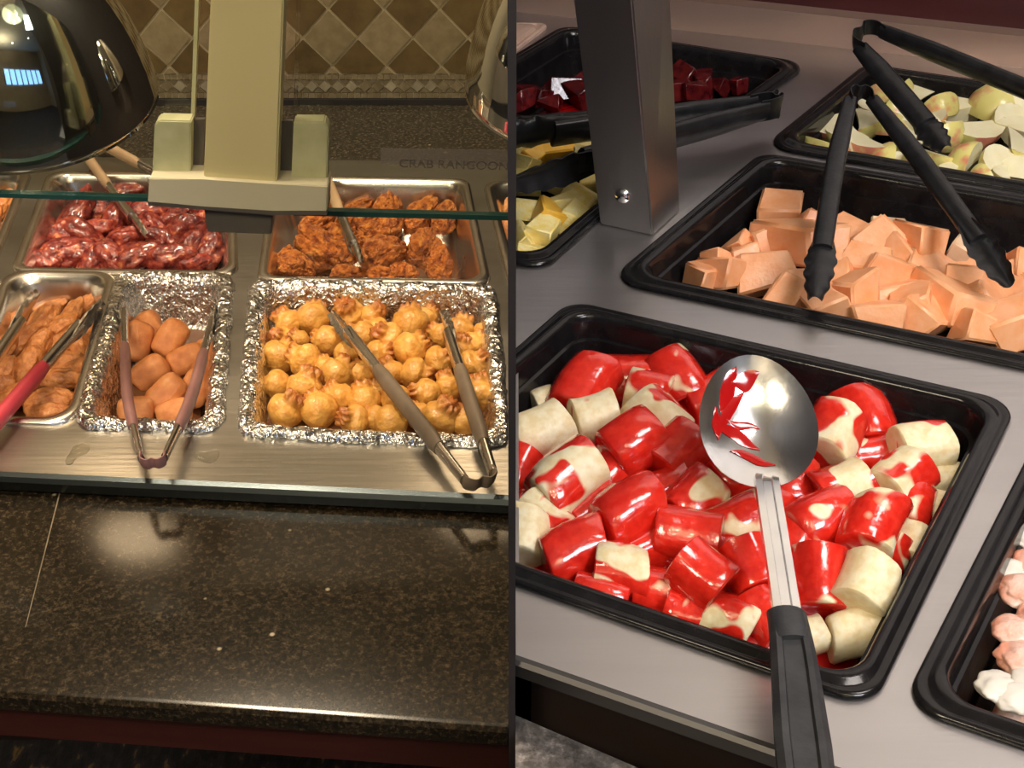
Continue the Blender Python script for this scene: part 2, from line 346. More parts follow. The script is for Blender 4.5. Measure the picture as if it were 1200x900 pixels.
# ================================================================== the setting
XW, YB, YF, ZC = 4.0, 2.17, -5.0, 3.0
struct('floor', box((-XW,YF,-.05),(XW,YB+1.4,0)), 'carpet', 'dark patterned carpet under the counters', 'floor', smooth=0)
struct('ceiling', box((-XW,YF,ZC),(XW,YB+1.4,ZC+.05)), 'ceiling_paint', 'plain ceiling over both counters', 'ceiling', smooth=0)
struct('wall_left', box((-XW-.05,YF,0),(-XW,YB+1.4,ZC)), 'wall_paint', 'plain tan wall at the far left', 'wall', smooth=0)
struct('wall_right', box((XW,YF,0),(XW+.05,YB+1.4,ZC)), 'wall_paint', 'plain tan wall at the far right', 'wall', smooth=0)
struct('wall_front', box((-XW,YF-.05,0),(XW,YF,ZC)), 'wall_paint', 'plain tan wall behind the viewer', 'wall', smooth=0)
wb = struct('wall_back', box((-XW,YB+.0025,0),(-.003,YB+.06,ZC)), 'grout', 'back wall of tan and brown diamond tiles above the hot counter', 'wall', smooth=0)
PD = .0026
struct('wall_divider', box((-PD,.80,0),(PD,YB+.06,2.35)), 'divider_black', 'thin black upright panel between the hot counter and the cold bar', 'partition', smooth=0)
# window on the wall behind the viewer (seen only in the chrome)
wn = struct('window_1', box((-.6,YF,1.25),(3.6,YF+.01,1.95)), 'window_glow', 'wide daylight window behind the viewer', 'window', smooth=0)
for k in range(8):
    obj('window_frame', box((-.6+k*.6-.06,YF+.012,1.25),(-.6+k*.6+.06,YF+.03,1.95)), 'cabinet_dark', wn, smooth=0)

# ---- diamond tiles on the left back wall
def wallpt(x, y): return aty(x, y, YB)
def clip_poly(P, zmin, xmax):
    def cut(P, f):
        out = []
        for i in range(len(P)):
            a, b = P[i], P[(i+1)%len(P)]; fa, fb = f(a), f(b)
            if fa >= 0: out.append(a)
            if (fa >= 0) != (fb >= 0): out.append(a+(b-a)*(fa/(fa-fb)))
        return out
    P = cut(P, lambda p: p.z-zmin)
    return cut(P, lambda p: xmax-p.x) if P else P
c0 = wallpt(451.5, 44.5); cx = wallpt(484, 43.8).x-wallpt(419.5, 45.5).x; czh = wallpt(451, 10).z-wallpt(451, 77).z
ztop = wallpt(450, 87).z
def tile(P, m, wall, th=.009, gap=.0019, name='tile'):
    cen = sum(P, Vector())/len(P)
    P = [p+(cen-p)*min(.5, gap*1.6/max(1e-4, (p-cen).length)) for p in P]
    bm = prism(P, (0,-th,0)); return obj(name, bm, m, wall, smooth=0)
PLOC[wb.name] = Vector(wb.location)
for i in range(-11, 3):
    for j in range(-1, 17):
        for kind, ox, oz in (('tile_light', 0, 0), ('tile_dark', .5, .5)):
            c = c0+Vector(((i+ox)*cx, 0, (j+oz-(0 if kind == 'tile_light' else 1))*czh))
            c.y = YB+.009
            P = [c+Vector((cx/2,0,0)), c+Vector((0,0,czh/2)), c+Vector((-cx/2,0,0)), c+Vector((0,0,-czh/2))]
            P = clip_poly(P, ztop, -.004)
            if len(P) < 3 or c.x < -1.15 or c.z > 2.3: continue
            ar = max(p.x for p in P)-min(p.x for p in P)
            if ar < .008: continue
            tile(P, kind, wb)
zrows = [wallpt(450, y).z for y in (87, 94, 108.5, 115.5)]
# mosaic band
sq = bmesh.new(); random.seed(3)
for za, zb in ((zrows[0], zrows[1]), (zrows[2], zrows[3])):
    x = -1.1; st = (za-zb)*1.02
    while x+st < -.004:
        prism([(x+.0008, YB+.009, zb+.0008), (x+st-.0008, YB+.009, zb+.0008), (x+st-.0008, YB+.009, za-.0008), (x+.0008, YB+.009, za-.0008)], (0,-.0088,0), sq); x += st
tag(obj('mosaic_squares', sq, 'mosaic_dark', wb, smooth=0), kind='stuff')
zc_, zh = (zrows[1]+zrows[2])/2, (zrows[1]-zrows[2])/2
mw = zh*1.0; x = -1.1; tri = bmesh.new()
while x+mw < -.004:
    c = Vector((x, YB+.009, zc_)); P = [c+Vector((mw,0,0)), c+Vector((0,0,zh)), c+Vector((-mw,0,0)), c+Vector((0,0,-zh))]
    tile(P, random.choice(['mosaic_light','mosaic_light','mosaic_dark']), wb, .0092, .0008, 'mosaic_tile')
    for s in (1, -1):
        a = [Vector((x+.0012, YB+.009, zc_+s*(zh-.0003))), Vector((x+2*mw-.0012, YB+.009, zc_+s*(zh-.0003))), Vector((x+mw, YB+.009, zc_+s*.0016))]
        prism([p if p.x < -.004 else Vector((-.004, p.y, p.z)) for p in a], (0,-.0082,0), tri)
    x += 2*mw
tag(obj('mosaic_triangles', tri, 'mosaic_dark', wb, smooth=0), kind='stuff')

# ---- right back wall and low back panel
ra, rb_ = at(786, 34, ZR), at(1010, 59, ZR); rd = (rb_-ra).normalized(); rn = Vector((-rd.y, rd.x, 0))   # rn points away from the viewer
p0 = ra+rd*((.003-ra.x)/rd.x); p1 = ra+rd*1.5
hp = .043
bp_ = thing('back_panel', p0.lerp(p1, .5), 'low brownish steel upstand along the back of the cold bar', 'back panel')
obj('panel', prism([p0, p1, p1+rn*.02+Vector((0,0,0)), p0+rn*.02], (0,0,hp)), 'back_panel', bp_, smooth=0)
obj('top_cap', prism([p0+Vector((0,0,hp)), p1+Vector((0,0,hp)), p1+rn*.03+Vector((0,0,hp)), p0+rn*.03+Vector((0,0,hp))], (0,0,.004)), 'back_panel', bp_, smooth=0)
q0, q1 = p0+rn*.032, p1+rn*.032; q0.z = q1.z = 0; q0.x = .003
wr = struct('wall_back_right', prism([q0+rn*.006, q1+rn*.006, q1+rn*.06, q0+rn*.06], (0,0,ZC)), 'wall_light', 'back wall behind the cold bar, dark red below, unseen pale part added above', 'wall', smooth=0)
obj('red_band', prism([q0, q1, q1+rn*.0055, q0+rn*.0055], (0,0,1.30)), 'wall_red', wr, smooth=0)

# ================================================================== hot counter (left half)
def face_holes(outer, holes, z, step=.005):
    """flat sheet cut into small squares; squares inside a pan opening are left out (the cut hides under the pan rims)"""
    def inside(x, y, lp):
        r = False; n = len(lp)
        for i in range(n):
            a, b = lp[i], lp[i-1]
            if (a[1] > y) != (b[1] > y) and x < (b[0]-a[0])*(y-a[1])/(b[1]-a[1])+a[0]: r = not r
        return r
    bb = [(min(p[0] for p in h), max(p[0] for p in h), min(p[1] for p in h), max(p[1] for p in h)) for h in holes]
    A, B, Cc, D = [Vector((p[0], p[1])) for p in outer]
    nu = int(max((B-A).length, (Cc-D).length)/step); nv = int(max((D-A).length, (Cc-B).length)/step)
    bm = bmesh.new(); G = {}
    def vert(i, j):
        if (i, j) not in G:
            u, v = i/nu, j/nv; p = (A*(1-u)+B*u)*(1-v)+(D*(1-u)+Cc*u)*v; G[i, j] = bm.verts.new((p.x, p.y, z))
        return G[i, j]
    for i in range(nu):
        for j in range(nv):
            u, v = (i+.5)/nu, (j+.5)/nv; p = (A*(1-u)+B*u)*(1-v)+(D*(1-u)+Cc*u)*v
            if any(b[0] < p.x < b[1] and b[2] < p.y < b[3] and inside(p.x, p.y, h) for b, h in zip(bb, holes)): continue
            bm.faces.new((vert(i,j), vert(i+1,j), vert(i+1,j+1), vert(i,j+1)))
    bmesh.ops.dissolve_limit(bm, angle_limit=.001, verts=bm.verts[:], edges=bm.edges[:])
    return bm
ZP = ZL+.005          # top of the pan rims
QP = {}
QP['wing'] = Q([(12,317),(278,322),(274,203),(56,200)], ZP)
QP['fried'] = Q([(301,328),(576,332),(549,209),(318,205)], ZP)
QP['finger'] = Q([(-52,492),(88,496),(137,318),(5,315)], ZP)
QP['roll'] = Q([(88,498),(258,503),(273,322),(138,318)], ZP)
QP['rangoon'] = Q([(280,507),(597,522),(580,334),(294,328)], ZP)
QP['noodle'] = Q([(-260,312),(-10,316),(37,199),(-190,195)], ZP)
QP['tender'] = Q([(596,332),(860,336),(800,214),(566,211)], ZP)
e0, e1 = at(-160, 545, ZL), at(596.3, 580, ZL); e1.x = -.003
b0, b1 = at(-160, 181, ZL), at(596.3, 190, ZL); b1.x = -.003
st_root = thing('steam_table', (-.6, 1.4, 0), 'brushed steel hot food counter holding the meat pans', 'counter')
wells = []
for k in ('wing','fried','finger','roll','rangoon','noodle'):
    wells.append([p[:2] for p in rquad(QP[k], .010, .02, 0)])
outer = [e0[:2], e1[:2], b1[:2], b0[:2]]
# the cut pan by the divider: its well is cut too
tw = rquad(QP['tender'], .010, .02, 0)
tp = clip_poly([Vector((p.x, 0, p.y)) for p in tw], -10, -.0045); wells.append([(p.x, p.z) for p in tp])
bm = face_holes(outer, wells, ZL)
o = obj('steel_top', bm, 'steel_top', st_root, smooth=0)
fd = (e1-e0).normalized(); fnn = Vector((fd.y, -fd.x, 0))
lipp = [(0,.0),(.006,-.002),(.009,-.007),(.009,-.018),(0,-.020)]
obj('front_lip', loft([[e0+fnn*a+Vector((0,0,b)) for a, b in lipp], [e1+fnn*a+Vector((0,0,b)) for a, b in lipp]], True, True), 'lip_steel', st_root, smooth=0)
obj('well_body', prism([e0-fnn*.02+Vector((0,0,-.03)), e1-fnn*.02+Vector((0,0,-.03)), b1+Vector((0,0,-.03)), b0+Vector((0,0,-.03))], (0,0,-.14)), 'cabinet_dark', st_root, smooth=0) if False else None
obj('under_strip', prism([e0-fnn*.004+Vector((0,0,-.022)), e1-fnn*.004+Vector((0,0,-.022)), e1-fnn*.03+Vector((0,0,-.022)), e0-fnn*.03+Vector((0,0,-.022))], (0,0,-.012)), 'cabinet_dark', st_root, smooth=0)
obj('base_cabinet', box((-1.25,1.62,0),(-.004,2.16,.74)), 'cabinet_dark', st_root, smooth=0)
# granite tray ledge in front
g0, g1 = at(-160, 793.7, ZG), at(596.3, 847, ZG); g1.x = -.003
h0, h1 = e0-fnn*.05, e1-fnn*.05; h0.z = h1.z = ZG
gl = thing('granite_ledge', (g0.lerp(h1, .5).x, g0.lerp(h1, .5).y, 0), 'polished dark brown granite tray ledge in front of the steel counter', 'ledge')
gd = (g1-g0).normalized(); gn = Vector((gd.y, -gd.x, 0))
gp = [(-.35,0),(0,0),(.005,-.002),(.007,-.008),(.007,-.022),(0,-.028),(-.35,-.028)]
bm = bmesh.new()
top = [g0, g1, h1, h0]
edge = [(0,0),(.004,-.0015),(.007,-.006),(.007,-.022),(.003,-.028)]
bm = loft([[h0, *[g0+gn*a+Vector((0,0,b)) for a, b in edge], h0+Vector((0,0,-.028))], [h1, *[g1+gn*a+Vector((0,0,b)) for a, b in edge], h1+Vector((0,0,-.028))]], True, True)
obj('slab', bm, 'granite', gl, smooth=30)
sj = at(70, 578, ZG+.0004), at(30, 735, ZG+.0004)
sv = (sj[1]-sj[0]).normalized().cross(Vector((0,0,1)))*.0007
obj('seam', prism([sj[0]-sv, sj[1]-sv*.5, sj[1]+sv*.5, sj[0]+sv], (0,0,.0003)), 'mosaic_dark', gl, smooth=0)
t0, t1 = g0-gn*.012+Vector((0,0,-.0285)), g1-gn*.012+Vector((0,0,-.0285))
obj('wood_trim', prism([t0, t1, t1-gn*.03, t0-gn*.03], (0,0,-.052)), 'wood_trim', gl, smooth=0)
# granite shelf behind the pans
gs = thing('granite_shelf', (-.6, 2.0, 0), 'dark granite shelf between the hot pans and the tiled wall', 'shelf')
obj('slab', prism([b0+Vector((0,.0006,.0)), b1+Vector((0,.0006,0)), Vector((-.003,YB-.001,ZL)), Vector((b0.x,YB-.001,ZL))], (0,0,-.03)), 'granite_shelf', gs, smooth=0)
zs = wallpt(450, 116).z
obj('dark_joint', prism([(-1.2,YB-.004,ZL+.0005),(-.003,YB-.004,ZL+.0005),(-.003,YB+.004,ZL+.0005),(-1.2,YB+.004,ZL+.0005)], (0,0,zs-ZL)), 'divider_black', gs, smooth=0)

# ------------------------------------------------------------------ pans
def steel_pan(key, label, depth=.065, clip=0, rr=.022, group='steel steam table pans'):
    c = QP[key]; r = thing('steam_pan', centre(c, ZL-depth), label, 'pan', group)
    rim = [(.0,-.003,rr),(-.0015,.0,rr),(.0,.0045,rr),(.003,.006,rr),(.009,.0055,rr*.95),(.012,.003,rr*.95),(.0145,-.006,rr*1.1)]
    bas = [(.0145,-.006,rr*1.1),(.018,-.02,rr*1.2),(.026,-depth+.01,rr*1.1),(.034,-depth,rr),(.05,-depth-.001,rr*.8)]
    obj('rim', loft([rquad(c, i, q, ZL+z) for i, z, q in rim]), 'pan_steel', r, smooth=60, clip=clip)
    obj('basin', loft([rquad(c, i, q, ZL+z) for i, z, q in bas], False, True), 'pan_steel', r, smooth=50, clip=clip)
    return r
steel_pan('wing', 'steel pan of dark red glazed wings behind the foil roll pan')
steel_pan('fried', 'steel pan of golden fried chicken behind the crab rangoon pan')
steel_pan('finger', 'steel pan of battered chicken fingers at the front left', rr=.03)
steel_pan('noodle', 'steel pan cut off by the left edge, behind the finger pan')
steel_pan('tender', 'steel pan sliver against the black divider, right of the fried chicken', clip=-1)
def crumple(bm, amp, f, seed):
    for v in bm.verts:
        p = v.co*f+Vector((seed,seed*2,0)); n1 = noise.noise_vector(p); n2 = noise.noise_vector(p*2.7)
        c = noise.cell(p*1.3)
        v.co += (n1*.7+n2*.5)*amp+Vector((0,0,c*amp*.3))
def foil_pan(key, label, depth, seed, fold=.030):
    c = QP[key]; r = thing('foil_lined_pan', centre(c, ZL-depth), label, 'pan', 'foil lined pans')
    rr = .024
    bas = [(.008,.0015,rr),(.012,-.004,rr),(.022,-depth,rr),(.05,-depth-.001,rr)]
    obj('basin', loft([rquad(c, i, q, ZL+z) for i, z, q in bas], False, True), 'pan_steel', r, smooth=50)
    pr = [(-.001,-.003,rr),(-.003,.002,rr),(-.001,.006,rr),(.002,.0085,rr),(.007,.009,rr),(.012,.008,rr),(.016,.005,rr),(.0185,.0,rr),(.0205,-.008,rr),(.0225,-.018,rr),(.0245,-.028,rr),(.027,-depth+.016,rr),(.030,-depth+.006,rr),(.036,-depth+.0035,rr),(.05,-depth+.003,rr),(.065,-depth+.003,rr)]
    bm = loft([rquad(c, i, max(.006, q-i*.15), ZL+z, 8, 46) for i, z, q in pr], False, True)
    for v in bm.verts: pass
    crumple(bm, .0034, 55, seed); crumple(bm, .0016, 150, seed+3)
    for v in bm.verts:
        if v.co.x > -.0045: v.co.x = -.0045
    obj('foil_liner', bm, 'foil', r, smooth=22)
    return r
foil_pan('roll', 'narrow foil lined pan of sugared rolls with mauve tongs', .062, 1.3)
foil_pan('rangoon', 'wide foil lined pan of crab rangoon with taupe tongs', .062, 5.1)

# ------------------------------------------------------------------ food templates (about one unit in radius)
def ico(n): bm = bmesh.new(); bmesh.ops.create_icosphere(bm, subdivisions=n, radius=1); return bm
def tmesh(name, bm, mats, smooth=180):
    bmesh.ops.recalc_face_normals(bm, faces=bm.faces[:]); me = bpy.data.meshes.new(name); bm.to_mesh(me); bm.free()
    for k in mats: me.materials.append(MATS[k])
    me.polygons.foreach_set('use_smooth', [True]*len(me.polygons))
    if smooth < 180: me.set_sharp_from_angle(angle=math.radians(smooth))
    return me
def fbm(p, o=4, g=.5):
    s = 0; a = 1
    for _ in range(o): s += a*noise.noise(p); p = p*2.03; a *= g
    return s
def blob(name, m, seed, length=1.5, taper=.3, bend=.3, amp=.18, f=1.4, fine=.06, ff=4.5, sub=4, flat=.85):
    bm = ico(sub); sv = Vector((seed*3.1, seed*7.7, seed*1.9))
    for v in bm.verts:
        n = v.co.copy(); p = n.copy(); x = p.x
        k = 1-taper*x*.6; p.y *= k; p.z *= k*flat; p.x *= length
        p.z += bend*(x*x-.4)
        d = amp*fbm(n*f+sv, 3)+fine*fbm(n*ff+sv*2, 4, .6)
        v.co = p+n*d
    return tmesh(name, bm, [m])
T = {}
T['wing'] = [blob('wing%d'%i, 'wing_glaze', i+1, 1.65+.3*(i%2), .5-.2*(i%3), .25*((i%3)-1), .25, 1.25, .06, 3.4) for i in range(5)]
T['fried'] = [blob('fried%d'%i, 'fried_crust', i+11, 1.3+.2*(i%3), .45-.2*(i%3), .2*((i%3)-1), .30, 1.4, .10, 3.4, 5) for i in range(5)]
T['finger'] = [blob('finger%d'%i, 'finger_crust', i+21, 2.1+.3*(i%2), .12, .4*((i%3)-1), .22, 1.7, .07, 4.5) for i in range(5)]
def roll_t(i):
    bm = ico(4)
    for v in bm.verts:
        n = v.co.copy(); e = lambda a, p: math.copysign(abs(a)**p, a)
        v.co = Vector((e(n.x,.46)*1.12, e(n.y,.74)*.80, e(n.z,.66)*.64))+n*(.05*fbm(n*1.7+Vector((i*5,0,0)), 3))
    return tmesh('roll%d'%i, bm, ['roll_crust'])
T['roll'] = [roll_t(i) for i in range(3)]
def rangoon_t(i):
    bm = ico(5); sv = Vector((i*4.3, i*1.7, i*9.1))
    for v in bm.verts:
        n = v.co.copy(); th = math.atan2(n.y, n.x); z = n.z
        h = max(0, (z-.35)/.65)              # towards the pinched crown
        ridge = .5+.5*math.sin(th*(7+i%3)+2*noise.noise(n*1.3+sv))
        r = 1+.07*fbm(n*1.3+sv, 2)-.05*(1-ridge)*max(0, z+.3)
        p = n*r
        if h > 0:
            s = 1-.25*math.sin(min(1, h*1.25)*math.pi)*(.6+.4*ridge)
            p.x *= s; p.y *= s
            p.z += .20*h*h*(.4+.8*ridge)+.06*h*fbm(n*3+sv, 2)
            fl = h*h*.22*(.3+ridge); p.x += math.cos(th)*fl*(.5+.5*noise.noise(sv+n*3)); p.y += math.sin(th)*fl
        v.co = p
    return tmesh('rangoon%d'%i, bm, ['rangoon'])
T['rangoon'] = [rangoon_t(i) for i in range(6)]
def hull_t(name, m, seed, sz, jit=.22, bevel=.07, mats=None):
    """a knife-cut chunk: a skewed block with one narrow end and softened edges"""
    random.seed(seed); bm = bmesh.new(); bmesh.ops.create_cube(bm, size=2)
    tp, tw = random.uniform(.45, .95), random.uniform(-.35, .35)
    for v in bm.verts:
        x, y, z = v.co; k = tp if x > 0 else 1
        v.co = Vector((x*sz[0]+tw*y*sz[0]*.5, y*sz[1]*k, z*sz[2]*(k if seed % 2 else 1)+.18*x*y*jit))
        v.co += Vector((random.uniform(-jit,jit)*sz[0]*.6, random.uniform(-jit,jit)*sz[1]*.6, random.uniform(-jit,jit)*sz[2]*.6))
    bmesh.ops.bevel(bm, geom=bm.edges[:], offset=bevel, segments=3, affect='EDGES', clamp_overlap=True)
    big = [f for f in bm.faces if f.calc_area() > .25]
    bmesh.ops.inset_individual(bm, faces=big, thickness=.03)
    return tmesh(name, bm, [m], 180)
T['melon'] = [hull_t('melon%d'%i, 'melon', 40+i, (1.1, .85, .68), .36, .085) for i in range(7)]
T['melon_pale'] = [hull_t('melonp%d'%i, 'melon_pale', 60+i, (1.1,.6,.6), .3, .1) for i in range(2)]
T['pineapple'] = [hull_t('pine%d'%i, 'pineapple', 70+i, (1.1,.7,.65), .35, .06) for i in range(4)]
T['mango'] = [hull_t('mango%d'%i, 'mango', 80+i, (1.1,.75,.65), .35, .08) for i in range(2)]
T['beet'] = [hull_t('beet%d'%i, 'beet', 90+i, (1.0,.75,.7), .38, .04) for i in range(4)]
def apple_t(i, ang=1.15):
    bm = bmesh.new(); nu, nv = 10, 8; R = []
    for a in range(nu+1):
        ph = math.pi*a/nu; row = []
        for b in range(nv+1):
            th = -ang/2+ang*b/nv; r = 1+.06*noise.noise(Vector((ph*2, th*2, i*3.3)))
            row.append(bm.verts.new((math.cos(ph)*1.0*r, math.sin(ph)*math.sin(th)*r*1.05, math.sin(ph)*math.cos(th)*r*1.05)))
        R.append(row)
    for a in range(nu):
        for b in range(nv): bm.faces.new((R[a][b], R[a+1][b], R[a+1][b+1], R[a][b+1])).material_index = 1
    ax = [bm.verts.new((math.cos(math.pi*a/nu), 0, .12*math.sin(math.pi*a/nu))) for a in range(nu+1)]
    for s in (0, nv):
        for a in range(nu): f = bm.faces.new((R[a][s], R[a+1][s], ax[a+1], ax[a])); f.material_index = 0
    bmesh.ops.remove_doubles(bm, verts=bm.verts[:], dist=.004)
    for v in bm.verts: v.co.z -= .5
    return tmesh('apple%d'%i, bm, ['apple_flesh', 'apple_peel'], 30)
T['apple'] = [apple_t(i, .9+.25*i) for i in range(4)]
def banana_t(i):
    bm = bmesh.new(); loops = []; n = 20; hl = [1.02,1.18,.92,1.1][i]; tilt = [.25,-.2,.1,-.35][i]
    prof = [(-1,.80),(-.985,.92),(-.93,.985),(-.5,1),(0,1.01),(.5,1),(.93,.985),(.985,.92),(1,.80)]
    for t, s in prof:
        lp = []
        for k in range(n):
            a = 2*math.pi*k/n; r = s*(1+.035*math.cos(5*a+i)+.03*noise.noise(Vector((math.cos(a)*1.5, math.sin(a)*1.5, t*1.2+i*5))))
            y, z = r*math.cos(a), r*math.sin(a)
            lp.append(Vector((t*hl+tilt*z*abs(t)**3*(1 if t > 0 else .5), y, z+.14*(t*t-.3))))
        loops.append(lp)
    bm = loft(loops)
    for lp, sg in ((loops[0], -1), (loops[-1], 1)):     # end faces with a slight seed dimple
        cen = sum(lp, Vector())/n; vs = [v for v in bm.verts if any((v.co-p).length < 1e-6 for p in lp)]
        ring = []
        order = [min(vs, key=lambda v: (v.co-p).length) for p in lp]
        inner = [bm.verts.new(cen+(p-cen)*.45+Vector((sg*.03,0,0))) for p in lp]; tip = bm.verts.new(cen+Vector((-sg*.05,0,0)))
        for k in range(n):
            j = (k+1)%n; bm.faces.new((order[k], order[j], inner[j], inner[k])); bm.faces.new((inner[k], inner[j], tip))
    return tmesh('banana%d'%i, bm, ['banana'], 50)
T['banana'] = [banana_t(i) for i in range(4)]

def place(name, me, p, size, rot, label, cat, group, clip=0, color=None, scale=(1,1,1)):
    """one piece of food as an object of its own"""
    M = rot.to_matrix() if isinstance(rot, Quaternion) else rot
    ext = max((M@Vector((v.co.x*scale[0], v.co.y*scale[1], v.co.z*scale[2]))*size).x*(-clip) for v in me.vertices)+p.x*(-clip) if clip else -1
    if clip and ext > -.003:
        bm = bmesh.new(); bm.from_mesh(me)
        q = M.to_4x4(); q.translation = p
        bmesh.ops.transform(bm, matrix=q@Matrix.Diagonal((size*scale[0], size*scale[1], size*scale[2], 1)), verts=bm.verts[:])
        clip_bm(bm, clip)
        if len(bm.verts) < 4: bm.free(); return None
        bmesh.ops.transform(bm, matrix=(q@Matrix.Diagonal((size*scale[0], size*scale[1], size*scale[2], 1))).inverted(), verts=bm.verts[:])
        m2 = bpy.data.meshes.new(me.name); bm.to_mesh(m2); bm.free()
        for k in me.materials: m2.materials.append(k)
        me = m2
    o = bpy.data.objects.new(name, me); COL.objects.link(o); o.location = p; o.scale = (size*scale[0], size*scale[1], size*scale[2])
    o.rotation_mode = 'QUATERNION'; o.rotation_quaternion = M.to_quaternion()
    if color is not None: o.color = (color, color, color, 1)
    return tag(o, label, cat, group)
ORD = 'first second third fourth fifth sixth seventh eighth ninth tenth eleventh twelfth'.split()
def ranks(pts, per=7):
    '''where each piece lies in its heap: row counted from the back, place counted from the left'''
    idx = sorted(range(len(pts)), key=lambda i: pts[i][1]); n = max(1, round(len(pts)/per)); out = {}
    for r in range(n):
        row = sorted(idx[len(idx)*r//n:len(idx)*(r+1)//n], key=lambda i: pts[i][0])
        nm = 'only' if n == 1 else 'back' if r == 0 else 'front' if r == n-1 else ORD[r]
        for k, i in enumerate(row): out[i] = '%s from left in %s row' % (ORD[k], nm)
    return out
WUP = Vector((0, .78, .62))
def axis_rot(deg, roll, wup=WUP):
    """long axis (local x) lies along the given direction as seen from the viewer's side; roll about it"""
    a = math.radians(deg); ax = (RV*math.cos(a)+wup.normalized()*math.sin(a)).normalized()
    up = wup.normalized().cross(RV)*-1
    z = (up-ax*up.dot(ax)).normalized(); y = z.cross(ax)
    M = Matrix((ax, y, z)).transposed()
    return M@Matrix.Rotation(roll, 3, 'X')
def heap(name, key_quad, z0, z1, inset, m, label, cat, clip=0, seed=0, amp=.006):
    """the lower, uncountable rest of a heap: a lumpy bed that the pieces lie on"""
    c = key_quad; loops = []
    lv = [(inset, z0), (inset+.012, (z0+z1)/2), (inset+.035, z1-.003), (inset+.07, z1), (inset+.095, z1+.002)]
    bm = loft([rquad(c, i, .02, z, 6, 10) for i, z in lv], False, True)
    for v in bm.verts:
        if v.co.z > z0+.001: v.co.z += amp*noise.noise(v.co*40+Vector((seed,0,0)))
    o = obj(name, bm, m, None, smooth=60, clip=clip); return tag(o, label, cat, None, 'stuff')

# ---- crab rangoon
heap('rangoon_bed', QP['rangoon'], ZL-.057, ZL-.042, .034, 'bed_dark', 'dark bed under the crab rangoon with gap shade in its colour', 'crumbs')  # dark bed paints the shade in the gaps between dumplings
RG = [(367,373,18),(338,379,16),(330,398,14),(328,417,18),(383,399,16),(357,422,18),(357,453,19),(395,438,18),(324,451,16),(335,480,19),(373,480,20),(396,467,17),(427,469,18),(415,493,17),
 (408,369,18),(424,395,17),(437,371,14),(407,415,14),(422,438,14),(441,388,15),(481,380,20),(454,396,17),(477,358,14),(481,408,18),(515,424,17),(444,415,15),(458,438,16),(487,438,17),(499,462,17),(440,462,14),
 (464,469,16),(459,494,18),(517,489,20),(539,387,16),(554,429,18),(563,462,19),(525,453,15),(555,403,14),(540,409,14),(517,393,14),(545,493,15),(490,487,14),(570,389,13),(350,398,11),(300+82,430,12),(570,430,12),(440,489,13),(501,372,12)]
random.seed(11)
for i, (x, y, r) in enumerate(RG):
    z = ZL-.024+random.uniform(-.004,.006)+(.006 if r >= 18 else 0); p = at(x, y, z); s = r*pxm(p)*1.14
    d = Vector((random.uniform(-1,1), random.uniform(-.5,1.2), random.uniform(-.1,.9))).normalized()
    rot = Vector((0,0,1)).rotation_difference(d)@Quaternion((0,0,1), random.uniform(0,6.28))
    place('crab_rangoon', T['rangoon'][i%6], p, s, rot, 'golden crab rangoon in the wide foil pan, '+ranks(RG)[i], 'dumpling', 'crab rangoon in the foil pan')
# ---- sugared rolls
RL = [(161,400,25,82,.4),(176,386,23,-68,.2),(200,397,25,62,.3),(176,436,24,40,.5),(195,461,26,48,.2),(219,421,24,25,.4),(229,455,24,70,.3),(160,480,23,5,.2),(204,483,22,20,.3),(239,415,18,80,.2),(236,438,20,75,.4)]
for i, (x, y, r, a, ro) in enumerate(RL):
    p = at(x, y, ZL-.032+(.008 if i in (0,2,4) else 0)); place('sugared_roll', T['roll'][i%3], p, r*pxm(p)*.86, axis_rot(a, ro), 'sugared fried roll in the narrow foil pan, '+ranks(RL)[i], 'roll', 'sugared rolls in the foil pan')
heap('roll_bed', QP['roll'], ZL-.058, ZL-.050, .036, 'bed_dark', 'dark brown filler bed on the foil under the sugared rolls', 'crumbs')  # added brown filler below the rolls
# ---- battered chicken fingers
FG = [(48,378,15,55),(32,397,15,40),(43,412,15,70),(21,435,14,60),(33,430,14,75),(70,386,14,50),(82,371,12,65),(93,411,15,-70),(78,424,13,10),(68,446,15,8),(57,470,16,12),(13,466,15,35),(103,352,10,60),(19,361,10,40),(3,441,14,70),(56,484,14,5),(13,382,12,50),(100,392,12,60),(64,405,13,30),(5,410,13,60),(-12,455,15,20),(-15,425,15,70),(60,360,10,20),(92,432,12,30)]
random.seed(5)
for i, (x, y, r, a) in enumerate(FG):
    p = at(x, y, ZL-.030+random.uniform(-.004,.006)); place('chicken_finger', T['finger'][i%5], p, r*pxm(p)*.95, axis_rot(a, random.uniform(-1,1)), 'battered chicken finger in the front left pan, '+ranks(FG)[i], 'chicken', 'chicken fingers in the steel pan', )
heap('finger_bed', QP['finger'], ZL-.062, ZL-.048, .036, 'bed_dark', 'dark brown filler bed under the battered chicken fingers', 'crumbs')  # added brown filler below the fingers
# ---- glazed wings
WG = [(110,217,15,80),(90,252,17,60),(120,247,14,30),(137,257,16,75),(95,276,18,-28),(117,270,14,20),(82,296,18,10),(50,306,12,-15),(112,305,15,60),(130,302,15,-50),(150,282,16,30),(160,300,17,18),(185,285,17,-20),(170,250,15,15),(200,257,15,20),(215,270,17,35),(202,302,16,12),(247,293,15,80),(225,287,15,60),(65,299,13,30),(180,267,14,-30),(145,228,13,20),(107,288,13,0),(165,272,13,40),(233,262,14,70),(75,272,13,60),(140,312,12,0),(225,308,13,10),(190,238,14,40),(215,240,14,-20)]
random.seed(6)
for i, (x, y, r, a) in enumerate(WG):
    p = at(x, y, ZL-.026+random.uniform(-.004,.008)); place('glazed_wing', T['wing'][i%5], p, r*pxm(p)*1.04, axis_rot(a, random.uniform(-1.5,1.5)), 'dark red glazed chicken wing, '+ranks(WG)[i], 'chicken wing', 'glazed wings in the steel pan')
